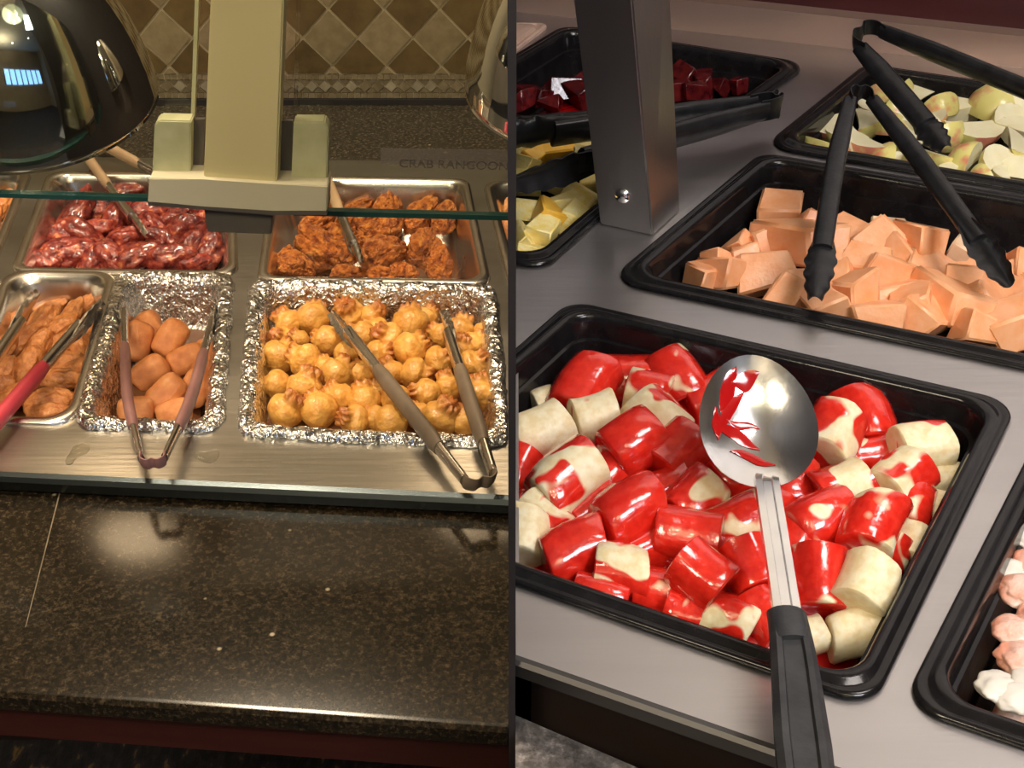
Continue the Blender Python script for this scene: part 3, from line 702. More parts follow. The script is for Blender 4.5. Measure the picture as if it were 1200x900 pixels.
heap('wing_bed', QP['wing'], ZL-.062, ZL-.050, .036, 'wing_gap_dark', 'near-black bed under the glazed wings, gap shade in its colour', 'sauce')
# ---- fried chicken
FC = [(392,235,15,60),(372,264,16,20),(377,290,23,-35),(347,312,18,-10),(400,272,15,60),(411,293,15,40),(407,323,15,3),(450,242,17,75),(458,264,18,70),(439,274,19,20),(450,298,24,20),(492,252,19,50),(520,255,15,70),(497,290,21,75),(515,311,17,85),(472,322,16,5),(447,324,14,0),(420,243,13,30),(427,258,14,0),(506,234,13,70),(360,283,13,30),(335,300,10,60),(465,238,11,80)]
random.seed(8)
for i, (x, y, r, a) in enumerate(FC):
    p = at(x, y, ZL-.030+random.uniform(-.003,.008)); place('fried_chicken', T['fried'][i%5], p, r*pxm(p)*.92, axis_rot(a, random.uniform(-1.5,1.5)), 'craggy brown fried chicken piece, '+ranks(FC)[i], 'fried chicken', 'fried chicken in the steel pan')
# ---- slivers in the pans at the edges
for i, (x, y, r, a) in enumerate(FT := [(6,220,14,70),(-8,238,14,30),(2,240,13,60),(-12,218,14,20),(-30,225,16,10),(-28,255,16,40),(-12,262,13,60)]):
    p = at(x, y, ZL-.026); place('orange_fritter', T['finger'][i%5], p, r*pxm(p)*.8, axis_rot(a, .3*i), 'orange fritter at the far left edge, '+ranks(FT, 3)[i], 'fritter', 'fritters in the left edge pan')
for i, (x, y, r, a) in enumerate(TD := [(597,238,15,60),(601,262,15,70),(603,225,13,40)]):
    p = at(x, y, ZL-.026); place('chicken_tender', T['finger'][i%5], p, r*pxm(p)*.8, axis_rot(a, .3*i), 'pale orange tender in the pan sliver beside the divider, '+('middle one', 'nearest one', 'farthest one')[i], 'tender', 'tenders in the divider pan', clip=-1)

# ------------------------------------------------------------------ tongs
def tongs(name, label, head, tips, metal, grip, wid, g=(.28,.62), N=None, blade=.24, bw=1.6, headmat=None, spread=.35, sect=.5, group=None, clip=0, scal=5, headw=None, bow=.0):
    """tongs of two arms from a sprung head: arm (> grip, scalloped_tip), spring_head"""
    H = Vector(head); tips = [Vector(t) for t in tips]
    r = thing(name, (H.x, H.y, min(H.z, *[t.z for t in tips])), label, 'tongs', group)
    n0 = (tips[0]-H).cross(tips[1]-H).normalized()
    if n0.z < 0: n0 = -n0
    Ns = [Vector(v).normalized() for v in (N if isinstance(N[0], (tuple, list)) else (N, N))] if N else [n0, n0]
    mid = ((tips[0]+tips[1])/2-H).normalized()
    lat = (tips[1]-tips[0]); lat = (lat-mid*lat.dot(mid)).normalized()
    hw = headw or wid*1.1
    for k, t in enumerate(tips):
        s = -1 if k == 0 else 1; Nn = Ns[k]
        ln = (t-H).length
        st = H+lat*s*hw+mid*wid*.6
        path = bez([st, st+(t-st)*.33+lat*s*bow*ln, st+(t-st)*.7+lat*s*bow*.6*ln, t], 24)
        cut = int(len(path)*(1-blade))
        def sec(i, u): 
            w = wid*(.75+.25*min(1, u*3)); return ell(w*sect, w, 12)
        a = obj('arm', sweep(path[:cut+2], sec, Nn), metal, r, smooth=60, clip=clip)
        if grip:
            i0, i1 = int(len(path)*g[0]), int(len(path)*g[1])
            gp = path[i0:i1+1]
            def gs(i, u):
                e = .8 if i in (0, len(gp)-1) else 1
                return ell(wid*(sect+.18)*e, wid*1.22*e, 14)
            obj('grip', sweep(gp, gs, Nn), grip, a, smooth=60, clip=clip)
        # scalloped tip: a cupped plate with a wavy edge
        bp = path[cut-1:]; m = len(bp)
        bp = bez(bp, 26); m = len(bp); top, bot = [], []
        for i, p in enumerate(bp):
            u = i/(m-1); d = (bp[min(i+1,m-1)]-bp[max(i-1,0)]).normalized(); side = d.cross(Nn).normalized(); up = side.cross(d).normalized()
            pr = (.75+(bw-.75)*min(1, u/.3)) if u < .3 else bw*math.sqrt(max(.02, 1-((u-.3)/.72)**2*.9))
            wv = wid*pr*(1+(.10*math.cos(u*scal*2*math.pi) if u > .25 else 0))
            row = []
            for q in range(-4, 5):
                v = q/4; row.append(p+up*v*wv+side*s*wid*.55*(v*v-.3))
            top.append(row); bot.append([x+side*s*.0016 for x in row])
        bm = bmesh.new(); A = [[bm.verts.new(x) for x in row] for row in top]; B = [[bm.verts.new(x) for x in row] for row in bot]
        for i in range(m-1):
            for q in range(8):
                bm.faces.new((A[i][q], A[i][q+1], A[i+1][q+1], A[i+1][q])); bm.faces.new((B[i][q], B[i+1][q], B[i+1][q+1], B[i][q+1]))
            for q, sg in ((0, 1), (8, -1)): bm.faces.new((A[i][q], A[i+1][q], B[i+1][q], B[i][q]))
        for i in (0, m-1):
            for q in range(8): bm.faces.new((A[i][q], A[i][q+1], B[i][q+1], B[i][q]))
        obj('scalloped_tip', bm, metal, a, smooth=50, clip=clip)
    # sprung head: a bent band joining the arms
    p = [H-lat*hw+mid*wid*1.2, H-lat*hw*1.0, H-lat*hw*.5-mid*wid*.75, H-mid*wid*.45, H+lat*hw*.5-mid*wid*.75, H+lat*hw*1.0, H+lat*hw+mid*wid*1.2]
    path = bez(p, 30)
    obj('spring_head', sweep(path, lambda i, u: ell(.0016, wid*.95, 10), Ns[0] if abs(Ns[0].dot(lat)) < .6 else n0), headmat or metal, r, smooth=60, clip=clip)
    return r
def P(x, y, dz, base=ZL): return at(x, y, base+dz)
tongs('serving_tongs', 'steel tongs with red grips lying in the chicken finger pan', P(-78,556,.03), [P(46,345,.012), P(120,350,.014)], 'tong_steel', 'grip_red', .0095, (.18,.52), blade=.26, bw=1.7, headw=.018, N=(.2,-.35,.9), sect=.75)
tongs('serving_tongs', 'steel tongs with mauve grips across the sugared roll pan', P(179,540,.030), [P(146,348,.0), P(252,360,.0)], 'tong_steel', 'grip_mauve', .0080, (.18,.60), blade=.2, bw=1.3, headw=.012, N=(0,-.15,1), sect=.62, headmat='grip_mauve', bow=.02)
tongs('serving_tongs', 'steel tongs with taupe grips resting in the crab rangoon pan', P(563,562,.022), [P(388,364,.016), P(517,366,.016)], 'tong_steel', 'grip_taupe', .0092, (.16,.58), blade=.22, bw=1.3, headw=.016, N=(.25,-.1,1), sect=.7, headmat='grip_taupe')
tongs('serving_tongs', 'tan gripped tongs standing in the glazed wing pan under the lamp', P(94,160,.03), [P(170,277,.010), P(222,224,.0)], 'tong_steel', 'grip_tan', .0085, (.10,.50), blade=.25, bw=1.1, N=(.3,-.5,.8), sect=.6, headw=.012)
tongs('serving_tongs', 'tan gripped tongs standing in the fried chicken pan beside the bracket', P(366,168,.03), [P(422,308,.008), P(418,300,-.012)], 'tong_steel', 'grip_tan', .0070, (.12,.56), blade=.22, bw=.9, N=(.6,-.2,.5), sect=.6, headw=.008)

# ------------------------------------------------------------------ sneeze guard
YGL = aty(300, 246, 1).y and 1.29
def slab(px, Y, th, bm=None): 
    return prism([aty(x, y, Y) for x, y in px], (0, th, 0), bm)
sg = thing('sneeze_guard', aty(290, 255, YGL), 'clear glass sneeze guard panes held by a cream painted bracket post', 'sneeze guard')
gl1 = obj('pane', slab([(-160,226),(224,236.5),(236,-90),(-160,-90)], YGL, .006), 'glass', sg, smooth=0)
gl2 = obj('pane', slab([(344,250),(596.8,257.5),(596.8,-90),(354,-90)], YGL, .006), 'glass', sg, smooth=0)
obj('edge', slab([(-160,227),(222,238),(222,233),(-160,222)], YGL-.001, .008), 'glass_edge', gl1, smooth=0)
obj('edge', slab([(344,252.5),(596.8,258.5),(596.8,253),(344,246.5)], YGL-.001, .008), 'glass_edge', gl2, smooth=0)
obj('edge', slab([(221,210),(225.5,210),(236,-90),(231.5,-90)], YGL-.001, .008), 'pad_paint', gl1, smooth=0)
obj('edge', slab([(342,205),(344,205),(352,-90),(350,-90)], YGL-.001, .008), 'glass', gl2, smooth=0)
post = obj('post', bev(slab([(238,222),(324,224),(336,-90),(250,-90)], YGL-.03, .03), .0015), 'cream_paint', sg, smooth=0)
obj('cross_plate', bev(slab([(175,209),(236,210),(324,216),(384,218),(383,248),(320,247),(240,242),(173,237)], YGL-.036, .034), .001), 'plate_paint', sg, smooth=0)
obj('plate_lip', slab([(173,237),(240,242),(320,247),(383,248),(383,252),(318,252),(240,246),(174,241)], YGL-.036, .036), 'dark_under', sg, smooth=0)
obj('socket', bev(slab([(239,244),(320,249),(318,275),(243,272)], YGL-.024, .022), .001), 'dark_under', sg, smooth=0)
for nm, q in (('clamp_pad', [(178,211),(223,212),(224,142),(186,141),(181,146)]), ('clamp_pad', [(341,217),(383,218),(385,150),(380,143),(344,143)])):
    obj(nm, bev(slab(q, YGL-.02, .018), .0012), 'pad_paint', sg, smooth=0)
obj('channel', slab([(222,210),(238,211),(240,140),(224,140)], YGL-.006, .005), 'dark_under', sg, smooth=0)
obj('channel', slab([(323,215),(342,216),(343,142),(326,142)], YGL-.006, .005), 'dark_under', sg, smooth=0)
# printed strip on the right pane
lbl = thing('dish_label', aty(520, 190, YGL-.003), 'faint strip label reading CRAB RANGOON on the right glass pane', 'label')
obj('film', slab([(446,192),(596.5,195),(596.5,176),(446,174)], YGL-.0022, .0006), 'label_film', lbl, smooth=0)
tc_ = bpy.data.curves.new('txt', 'FONT'); tc_.body = 'CRAB RANGOON'; tc_.extrude = .0002; tc_.size = 1
to = bpy.data.objects.new('txt', tc_); COL.objects.link(to); bpy.context.view_layer.update()
tm = bpy.data.meshes.new_from_object(to.evaluated_get(bpy.context.evaluated_depsgraph_get())); bpy.data.objects.remove(to)
bm = bmesh.new(); bm.from_mesh(tm); xs = [v.co.x for v in bm.verts]; x0, x1 = min(xs), max(xs); hs = max(v.co.y for v in bm.verts)
A, B_, D = aty(468, 196, YGL-.0034), aty(595, 199.5, YGL-.0034), aty(468, 186, YGL-.0034)
for v in bm.verts:
    u, q, e = (v.co.x-x0)/(x1-x0), v.co.y/hs, v.co.z
    v.co = A+(B_-A)*u+(D-A)*q+Vector((0,-e,0))
obj('lettering', bm, 'label_ink', lbl, smooth=0)

# ------------------------------------------------------------------ heat lamps
def heat_lamp(cx_, cy_, zc, label, clip=0, tilt=.18, rad=142):
    cen = C0+ray(cx_, cy_)*zc; R = rad*zc/FPX
    ax = Vector((0, -math.sin(tilt), math.cos(tilt)))
    r = thing('heat_lamp', cen, label, 'lamp', 'chrome heat lamps')
    prof = [(1.0,-.02),(1.012,.0),(1.005,.03),(1.0,.12),(.975,.24),(.94,.40),(.895,.56),(.84,.71),(.775,.86),(.70,1.0),(.61,1.13),(.50,1.25),(.40,1.34),(.30,1.40),(.27,1.6),(.25,2.1),(.0005,2.12)]
    inn = [(a*.985 if a > .01 else a, max(h-.01, -.02)) for a, h in prof[:13]]
    P_ = [(a*R, h*R) for a, h in prof]
    obj('shade', lathe(P_, cen, 72, ax, clip_bm and None), 'chrome', r, smooth=60, clip=clip)
    obj('rim_ring', lathe([(R*.985,-.02*R),(R*1.0,-.035*R),(R*1.02,-.02*R),(R*1.012,.0)], cen, 72, ax), 'chrome', r, smooth=60, clip=clip)
    obj('inner_shade', lathe([(a*R, h*R) for a, h in inn], cen, 48, ax), 'pan_steel', r, smooth=60, clip=clip)
    b = [(.001,.25),(.22,.28),(.36,.42),(.40,.6),(.30,.85),(.16,1.1),(.15,1.5)]
    obj('bulb', lathe([(a*R, h*R) for a, h in b], cen, 32, ax), 'heat_bulb', r, smooth=60, clip=clip)
    top = cen+ax*2.1*R
    obj('stem', sweep([top, Vector((top.x, top.y, ZC-.001))] if True else [], lambda i, u: ell(.008,.008,12), Vector((1,0,0))), 'chrome', r, smooth=60, clip=clip)
    l = bpy.data.lights.new('heat_lamp_light', 'SPOT'); l.energy = 1.6; l.color = (1,.72,.42); l.spot_size = 2.0; l.spot_blend = .6; l.shadow_soft_size = .05
    lo = bpy.data.objects.new('heat_lamp_light', l); COL.objects.link(lo); lo.location = cen+ax*(-.02*R) if not clip else Vector((-.05, cen.y, cen.z)); 
    return r
heat_lamp(40, 115, 1.56, 'chrome heat lamp hanging over the glazed wings at upper left')
heat_lamp(688, 96, 1.62, 'chrome heat lamp cut by the black divider at upper middle', clip=-1)

# puddles of water on the steel front
for k, (pts, lab) in enumerate((([(78,545),(84,544),(92,535),(103,530),(105,522),(98,519),(88,522),(82,530),(77,539)], 'elongated water puddle on the steel below the chicken fingers'),
                    ([(228,536),(236,541),(247,543),(255,538),(257,530),(252,528),(240,530),(230,530)], 'round water puddle on the steel right of the mauve tongs'))):
    c = [at(x, y, ZL+.0003) for x, y in pts]; c = [Vector(p) for p in bez(c+[c[0]], 40)[:-1]]; m_ = sum(c, Vector())/len(c)
    lv = [(1,0),(.97,.0010),(.85,.0018),(.5,.0022)]
    tag(obj('water_puddle', loft([[m_+(p-m_)*s+Vector((0,0,h)) for p in c] for s, h in lv], True, True), 'water', None, smooth=60), lab, 'puddle')

# ================================================================== cold bar (right half)
ZQ = ZR+.006
QR = {}
def ext(a, b, d): return b+(b-a).normalized()*d
bFR, bBR, bBL = at(1036,816,ZQ), at(1193,471,ZQ), at(663,351,ZQ)
fl_ = at(604,680,ZQ); fdir = (at(900,783,ZQ)-fl_).normalized(); ldir = (at(605,407,ZQ)-at(662,357,ZQ)).normalized()
def isec2(p, d, q, e):
    den = d.x*e.y-d.y*e.x; t = ((q.x-p.x)*e.y-(q.y-p.y)*e.x)/den; return p+d*t
QR['banana'] = [p.to_2d() for p in (isec2(fl_, fdir, at(662,357,ZQ), ldir), isec2(fl_, fdir, bBR, (at(1042,785,ZQ)-bBR)), bBR, isec2(at(685,355,ZQ), at(1100,447,ZQ)-at(685,355,ZQ), at(662,357,ZQ), ldir))]
def para(fl, fdirpt, bl, length):
    fl, fp, bl = at(*fl, ZQ), at(*fdirpt, ZQ), at(*bl, ZQ); d = (fp-fl).normalized()*length
    bd = (Matrix.Rotation(.02, 3, 'Z')@d); return [p.to_2d() for p in (fl, fl+d, bl+bd, bl)]
QR['melon'] = para((714,326), (1200,428), (892,178), .56)
QR['apple'] = para((896,169), (1200,222), (1014,74), .46)
QR['cream'] = para((1058,823), (1200,872), (1222,500), .46)
pe, pe1 = at(637,312,ZQ), at(703,254,ZQ); ped = (pe1-pe).normalized(); pr_ = pe+ped*.37
rowd = -(at(1200,428,ZQ)-at(725,332,ZQ)).normalized()
QR['pineapple'] = [p.to_2d() for p in (pe+rowd*.4, pe, pr_, pr_+rowd*.4)]
be, be1 = at(880,122,ZQ), at(948,73,ZQ)
bl_ = at(660,29,ZQ)
QR['beet'] = [p.to_2d() for p in (isec2(be, at(700,137,ZQ)-be, at(604,63,ZQ), bl_-at(604,63,ZQ)), be, be1, bl_)]
s0, s1 = at(604,767,ZR), at(900,870,ZR); sd = (s1-s0).normalized(); sn = Vector((sd.y, -sd.x, 0))
k0 = s0+sd*((.003-s0.x)/sd.x); k1 = s0+sd*1.1
cb = thing('cold_bar', (.7, 1.4, 0), 'brushed steel cold bar counter holding black fruit pans', 'counter')
rp1 = p1
holes = []
for k in QR:
    lp = rquad(QR[k], .014, .02, 0)
    if min(p.x for p in lp) < .0045:
        lp = [Vector((-p.x, 0, p.y)) for p in lp]; lp = clip_poly(lp, -10, -.0048); holes.append([(-p.x, p.z) for p in lp])
    else: holes.append([(p.x, p.y) for p in lp])
o = obj('steel_top', face_holes([k0[:2], k1[:2], p1[:2], p0[:2]], holes, ZR), 'steel_cold', cb, smooth=0)
lp_ = [(0,0),(.004,-.0008),(.007,-.004),(.007,-.016),(0,-.018)]
obj('front_lip', loft([[k0+sn*a+Vector((0,0,b)) for a, b in lp_], [k1+sn*a+Vector((0,0,b)) for a, b in lp_]], True, True), 'lip_cold', cb, smooth=0)
obj('front_panel', prism([k0-sn*.03+Vector((0,0,-.02)), k1-sn*.03+Vector((0,0,-.02)), k1-sn*.05+Vector((0,0,-.02)), k0-sn*.05+Vector((0,0,-.02))], (0,0,-.26)), 'cabinet_dark', cb, smooth=0)
obj('base_cabinet', prism([k0-sn*.22+Vector((0,0,-ZR)), k1-sn*.22+Vector((0,0,-ZR)), p1-Vector((0,0,ZR))-rn*.02, p0-Vector((0,0,ZR))-rn*.02], (0,0,.70)), 'cabinet_dark', cb, smooth=0)
zt = ZR-.075
tl = thing('tray_rail', (.4, .75, 0), 'grey speckled stone tray rail below the cold bar', 'ledge')
m0, m1 = at(604,838,zt), at(760,905,zt); mdv = (m1-m0).normalized(); m0 = m0+mdv*((.003-m0.x)/mdv.x); m1 = m0+mdv*.9; mnv = Vector((mdv.y,-mdv.x,0))
obj('slab', prism([m0+mnv*.13, m1+mnv*.13, m1, m0], (0,0,-.025)), 'granite_grey', tl, smooth=0, clip=1)
obj('support', prism([m0+mnv*.06+Vector((0,0,-.026)), m1+mnv*.06+Vector((0,0,-.026)), m1+mnv*.02+Vector((0,0,-.026)), m0+mnv*.02+Vector((0,0,-.026))], (0,0,-(zt-.027))), 'cabinet_dark', tl, smooth=0, clip=1)

def black_pan(key, label, depth=.085, clip=0, rr=.03):
    c = QR[key]; r = thing('melamine_pan', centre(c, ZR-depth) if not clip else Vector((max(.05, centre(c,0).x), centre(c,0).y, ZR-depth)), label, 'pan', 'black melamine pans')
    rim = [(.003,.0005,rr),(.0,.001,rr),(-.001,.003,rr),(.0,.0055,rr),(.003,.0065,rr),(.0055,.0052,rr),(.008,.0055,rr),(.0105,.0085,rr),(.014,.0092,rr),(.018,.0085,rr),(.0205,.005,rr),(.0215,.0,rr)]
    bas = [(.0215,.0,rr),(.024,-.018,rr),(.0275,-.019,rr),(.036,-depth+.012,rr),(.042,-depth+.003,rr),(.052,-depth,rr)]
    obj('rim', loft([rquad(c, i, q, ZR+z) for i, z, q in rim]), 'melamine', r, smooth=50, clip=clip)
    obj('basin', loft([rquad(c, i, q, ZR+z) for i, z, q in bas], False, True), 'melamine', r, smooth=40, clip=clip)
    return r
black_pan('banana', 'large black pan of red glazed banana chunks under the spoon', clip=1)
black_pan('melon', 'black pan of orange melon chunks in the middle')
black_pan('apple', 'black pan of apple wedges at the back right')
black_pan('cream', 'black pan of pink cream salad at the lower right')
black_pan('pineapple', 'black pan of pineapple left of the steel post', clip=1)
black_pan('beet', 'black pan of dark red beets at the back', clip=1)

# ---- post
yA, yB_, yC = at(703,263,ZR), at(765,277,ZR), at(797,247,ZR)
def up_to(p, x, y): return aty(x, y, p.y)
A1, B1, C1 = up_to(yA, 661, -90), up_to(yB_, 733, -90), up_to(yC, 782, -90)
D0 = yA+yC-yB_; D1 = A1+C1-B1
pt = thing('guard_post', (yA+yC)/2, 'brushed steel square post standing on the cold bar', 'post')
bm = loft([[yA, yB_, yC, D0], [A1, B1, C1, D1]], True, True)
obj('tube', bev(bm, .002, 2), 'post_steel', pt, smooth=0)
bx = aty(730, 229, yA.lerp(yB_, .45).y-.001); fnrm = (B1-yB_).cross(yB_-yA).normalized(); fnrm = fnrm if fnrm.y < 0 else -fnrm
obj('bolt', lathe([(.0095,0),(.0095,.0025),(.008,.005),(.004,.0068),(.0005,.0072)], bx, 20, fnrm), 'chrome', pt, smooth=60)

# ---- fruit
heap('glaze_pool', QR['banana'], ZR-.078, ZR-.045, .040, 'red_sauce', 'glossy red glaze pooled under the banana chunks', 'glaze', clip=1, amp=.004)
# x, y, half thickness px, direction, glaze 0..1 (1 = all red), lift
BN = [(682,458,33,62,.75,1),(738,447,30,0,.72,0),(760,462,27,-15,.52,1),(792,441,29,-62,.60,1),(646,472,20,15,.40,0),(632,505,28,25,.36,1),(697,490,27,20,.42,1),(768,490,30,-50,.50,1),(745,518,34,35,.72,2),
 (664,562,35,45,.53,2),(790,535,33,45,.70,1),(735,602,34,35,.75,2),(817,585,32,50,.64,1),(640,607,24,-50,.48,1),(614,628,30,80,.38,1),(672,647,34,28,.75,1),(728,668,30,-15,.52,1),(808,628,32,-10,.72,1),
 (822,674,33,-42,.68,2),(770,694,28,-10,.58,0),(757,643,30,30,.76,0),(864,612,29,25,.50,1),(880,665,32,-72,.72,1),(852,725,27,-12,.44,0),(607,602,24,20,.74,0),(606,552,24,70,.74,0),
 (974,512,33,62,.55,2),(1012,488,30,-75,.72,1),(1078,522,28,8,.40,2),(1016,535,22,10,.60,0),(1056,562,30,40,.47,2),(990,573,30,20,.55,1),(1066,592,26,70,.66,1),(1104,565,20,10,.36,0),(1096,600,22,60,.34,0),
 (957,612,32,30,.70,1),(1022,617,33,62,.52,2),(960,680,33,85,.75,1),(1016,688,33,62,.30,2),(1000,742,27,12,.32,0),(930,570,30,70,.74,0),(900,725,27,-60,.70,0),(1066,640,22,65,.33,0),(945,745,22,10,.42,0),
 (830,470,28,30,.72,0),(870,560,28,20,.74,0),(930,640,30,70,.74,0),(715,560,30,60,.76,0),(840,640,28,40,.76,0),(700,700,26,-15,.75,0),(800,720,24,-18,.60,0),(780,580,28,30,.75,0),(690,600,28,40,.76,0),(1035,655,26,60,.6,0),(900,600,28,50,.74,0),(1010,640,26,80,.7,0)]
random.seed(21)
for i, (x, y, r, a, gz, lift) in enumerate(BN):
    p = at(x, y, ZR-.040+.013*lift); s = r*pxm(p)*1.05
    lab = ('pale banana chunk, ' if gz < .42 else 'half glazed banana chunk, ' if gz < .6 else 'red glazed banana chunk, ')+ranks(BN)[i]
    if i == 38: lab = 'bare cream coloured banana chunk standing by the near right pan corner'
    if i == 3: lab = 'half glazed banana chunk tilted at the back, left of the spoon bowl'
    place('banana_chunk', T['banana'][i%4], p, s, axis_rot(a, random.uniform(0,6.28), Vector((0,.93,.37))), lab, 'banana', 'banana chunks in the black pan', clip=1, color=gz-(.02 if gz > .45 else .06))
ML = [(828,325,26),(858,320,30),(872,300,24),(862,288,16),(897,322,30),(892,285,28),(912,252,28),(938,285,40),(962,268,24),(918,346,24),(978,312,28),(1002,287,34),(1042,290,30),(1077,285,28),(1044,322,32),(1092,322,32),
 (1146,307,28),(1130,325,26),(1000,345,38),(1050,347,28),(1072,358,28),(1115,352,36),(1150,347,30),(1180,340,28),(1195,312,26),(1192,377,34),(1155,387,28),(1082,374,28),(962,356,26),(1022,370,28),(935,343,26),(845,305,20),(1015,310,26),(1220,345,30),(1225,385,30),(975,335,24),(1060,300,24)]
random.seed(31)
heap('melon_bed', QR['melon'], ZR-.08, ZR-.05, .045, 'melamine', 'black filler bed at the bottom of the melon pan', 'juice', amp=.003)  # added filler in the pan's black; apple and pineapple beds likewise
for i, (x, y, r) in enumerate(ML):
    p = at(x, y, ZR-.028+random.uniform(-.006,.014)); d = Quaternion((0,0,1), random.uniform(0,6.28))@Quaternion((1,0,0), random.uniform(-.7,.7))@Quaternion((0,1,0), random.uniform(-.6,.6))
    place('melon_chunk', T['melon'][i%7], p, r*pxm(p)*1.0, d, 'orange melon chunk in the middle pan, '+ranks(ML)[i], 'melon', 'orange melon chunks')
for i, (x, y, r) in enumerate([(1040,266,18),(1128,290,22),(906,244,14)]):
    p = at(x, y, ZR-.02); place('melon_chunk', T['melon_pale'][i%2], p, r*pxm(p), Quaternion((0,0,1), 1.1*i)@Quaternion((1,0,0), .4), 'pale melon chunk at the back, '+('right of the left tong arm', 'beside the right tong arm', 'leftmost of the pale ones')[i], 'melon', 'pale melon chunks')
AP = [(975,152,20),(960,172,18),(1015,146,20),(1012,172,22),(1040,112,20),(1052,127,18),(1075,146,20),(1035,186,20),(1082,110,18),(1105,124,18),(1126,130,22),(1160,120,24),(1146,155,26),(1180,142,22),(1196,126,20),(1130,186,22),(1190,172,22),(1095,186,20),(1165,190,20),(1190,202,18),(1112,202,16),(1060,170,20),(1200,156,22),(1070,196,16),(995,178,18),(1040,150,20),(1110,158,20),(985,165,16),(1095,140,18),(1210,190,20),(1215,140,20),(1060,110,16),(1145,108,16),(1000,163,16),(1150,206,14),(1175,208,14),(1050,192,16),(1085,165,16),(1020,128,16)]
random.seed(41)
heap('apple_bed', QR['apple'], ZR-.08, ZR-.052, .045, 'melamine', 'black filler bed at the bottom of the apple pan', 'juice', amp=.003)
for i, (x, y, r) in enumerate(AP):
    p = at(x, y, ZR-.022+random.uniform(-.004,.012)); d = Quaternion((0,0,1), random.uniform(0,6.28))@Quaternion((1,0,0), random.choice((-1,1))*random.uniform(.5,2.5))
    place('apple_wedge', T['apple'][i%4], p, r*pxm(p)*1.42, d, 'apple wedge with yellow red peel, '+ranks(AP)[i], 'apple', 'apple wedges')
random.seed(51)
heap('pineapple_bed', QR['pineapple'], ZR-.08, ZR-.05, .045, 'melamine', 'black filler bed at the bottom of the pineapple pan', 'juice', clip=1, amp=.003)
PN = [(620,182,20),(682,172,22),(612,192,16),(655,242,22),(682,236,22),(622,252,22),(690,216,20),(640,268,24),(612,282,20),(672,254,20),(692,242,18),(700,190,22),(730,180,22),(610,215,22),(650,210,22),(625,296,16)]
for i, (x, y, r) in enumerate(PN):
    p = at(x, y, ZR-.022+random.uniform(-.004,.010)); d = Quaternion((0,0,1), random.uniform(0,6.28))@Quaternion((1,0,0), random.uniform(-.7,.7))
    place('pineapple_chunk', T['pineapple'][i%4], p, r*pxm(p), d, 'yellow pineapple chunk beside the post, '+ranks(PN)[i], 'pineapple', 'pineapple chunks', clip=1)
for i, (x, y, r) in enumerate([(652,176,20),(628,182,16),(640,250,22)]):
    p = at(x, y, ZR-.010); place('mango_chunk', T['mango'][i%2], p, r*pxm(p), Quaternion((0,0,1), .9*i)@Quaternion((1,0,0), .5), 'deeper orange fruit chunk on the pineapple, '+('behind the tongs nearest the post', 'behind the tongs nearest the divider', 'in front of the tongs')[i], 'mango', 'orange fruit chunks on the pineapple', clip=1)
random.seed(61)
heap('beet_juice', QR['beet'], ZR-.08, ZR-.045, .045, 'red_sauce', 'dark red juice in the beet pan', 'juice', clip=1, amp=.002)
BT = [(657,106,18),(632,112,16),(680,112,18),(692,97,18),(612,116,16),(645,121,14),(797,72,14),(802,88,16),(826,100,18),(856,89,18),(886,93,16),(792,106,16),(815,107,14),(842,100,14),(868,100,13),(740,90,18),(720,110,18)]
for i, (x, y, r) in enumerate(BT):
    p = at(x, y, ZR-.032+random.uniform(-.004,.008)); d = Quaternion((0,0,1), random.uniform(0,6.28))@Quaternion((1,0,0), random.uniform(-.9,.9))
    place('beet_chunk', T['beet'][i%4], p, r*pxm(p), d, 'dark red beet chunk, '+ranks(BT)[i], 'beet', 'beet chunks', clip=1)
# pink cream salad
heap('cream_salad', QR['cream'], ZR-.08, ZR-.012, .052, 'pink_salad', 'pink fruit salad in whipped cream at the lower right', 'salad', seed=4, amp=.02)
def dollop(x, y, r, seed, lab, m='cream'):
    bm = ico(4); p = at(x, y, ZR-.018); s = r*pxm(p)
    for v in bm.verts: n = v.co.copy(); v.co = p+Vector((n.x*1.3, n.y*1.2, n.z*.6))*s*(1+.2*fbm(n*1.3+Vector((seed,0,0)), 3))
    tag(obj('cream_dollop', bm, m, None, smooth=180), lab, 'cream', 'dollops on the cream salad')
DL = [(1170,806,20),(1192,818,20),(1200,772,24),(1188,738,20),(1200,692,24),(1183,668,15),(1198,628,17),(1216,660,22),(1220,730,26),(1218,800,26),(1190,602,12)]
for i, (x, y, r) in enumerate(DL): dollop(x, y, r, i*3.7, ('pink creamy salad lump, ' if i in (2,3,4,7,8) else 'white whipped cream dollop, ')+ranks(DL, 3)[i], 'pink_salad' if i in (2,3,4,7,8) else 'cream')

# ---- tongs of the cold bar
def R_(x, y, dz): return at(x, y, ZR+dz)
tongs('plastic_tongs', 'black plastic tongs standing in the melon pan', R_(1008,112,.10), [R_(955,348,.030), R_(1184,335,.030)], 'black_nylon', None, .0115, blade=.32, bw=1.45, N=((1,.1,.15),(.75,.2,.6)), sect=.55, headw=.013, headmat='black_nylon', group='black plastic tongs', bow=.01)
tongs('plastic_tongs', 'black plastic tongs reaching into the apple pan from the back panel', R_(1014,42,.09), [R_(1108,172,.022), R_(1290,140,.06)], 'black_nylon', None, .0150, blade=.32, bw=1.2, N=((.9,.1,.45),(0,-.3,1)), sect=.55, headw=.020, group='black plastic tongs')
tongs('plastic_tongs', 'black plastic tongs lying over the pineapple behind the post', R_(900,124,.045), [R_(596,212,.055), R_(560,170,.05)], 'black_nylon', None, .020, blade=.34, bw=1.25, N=(0,-.35,1), sect=.5, headw=.012, group='black plastic tongs', clip=1)
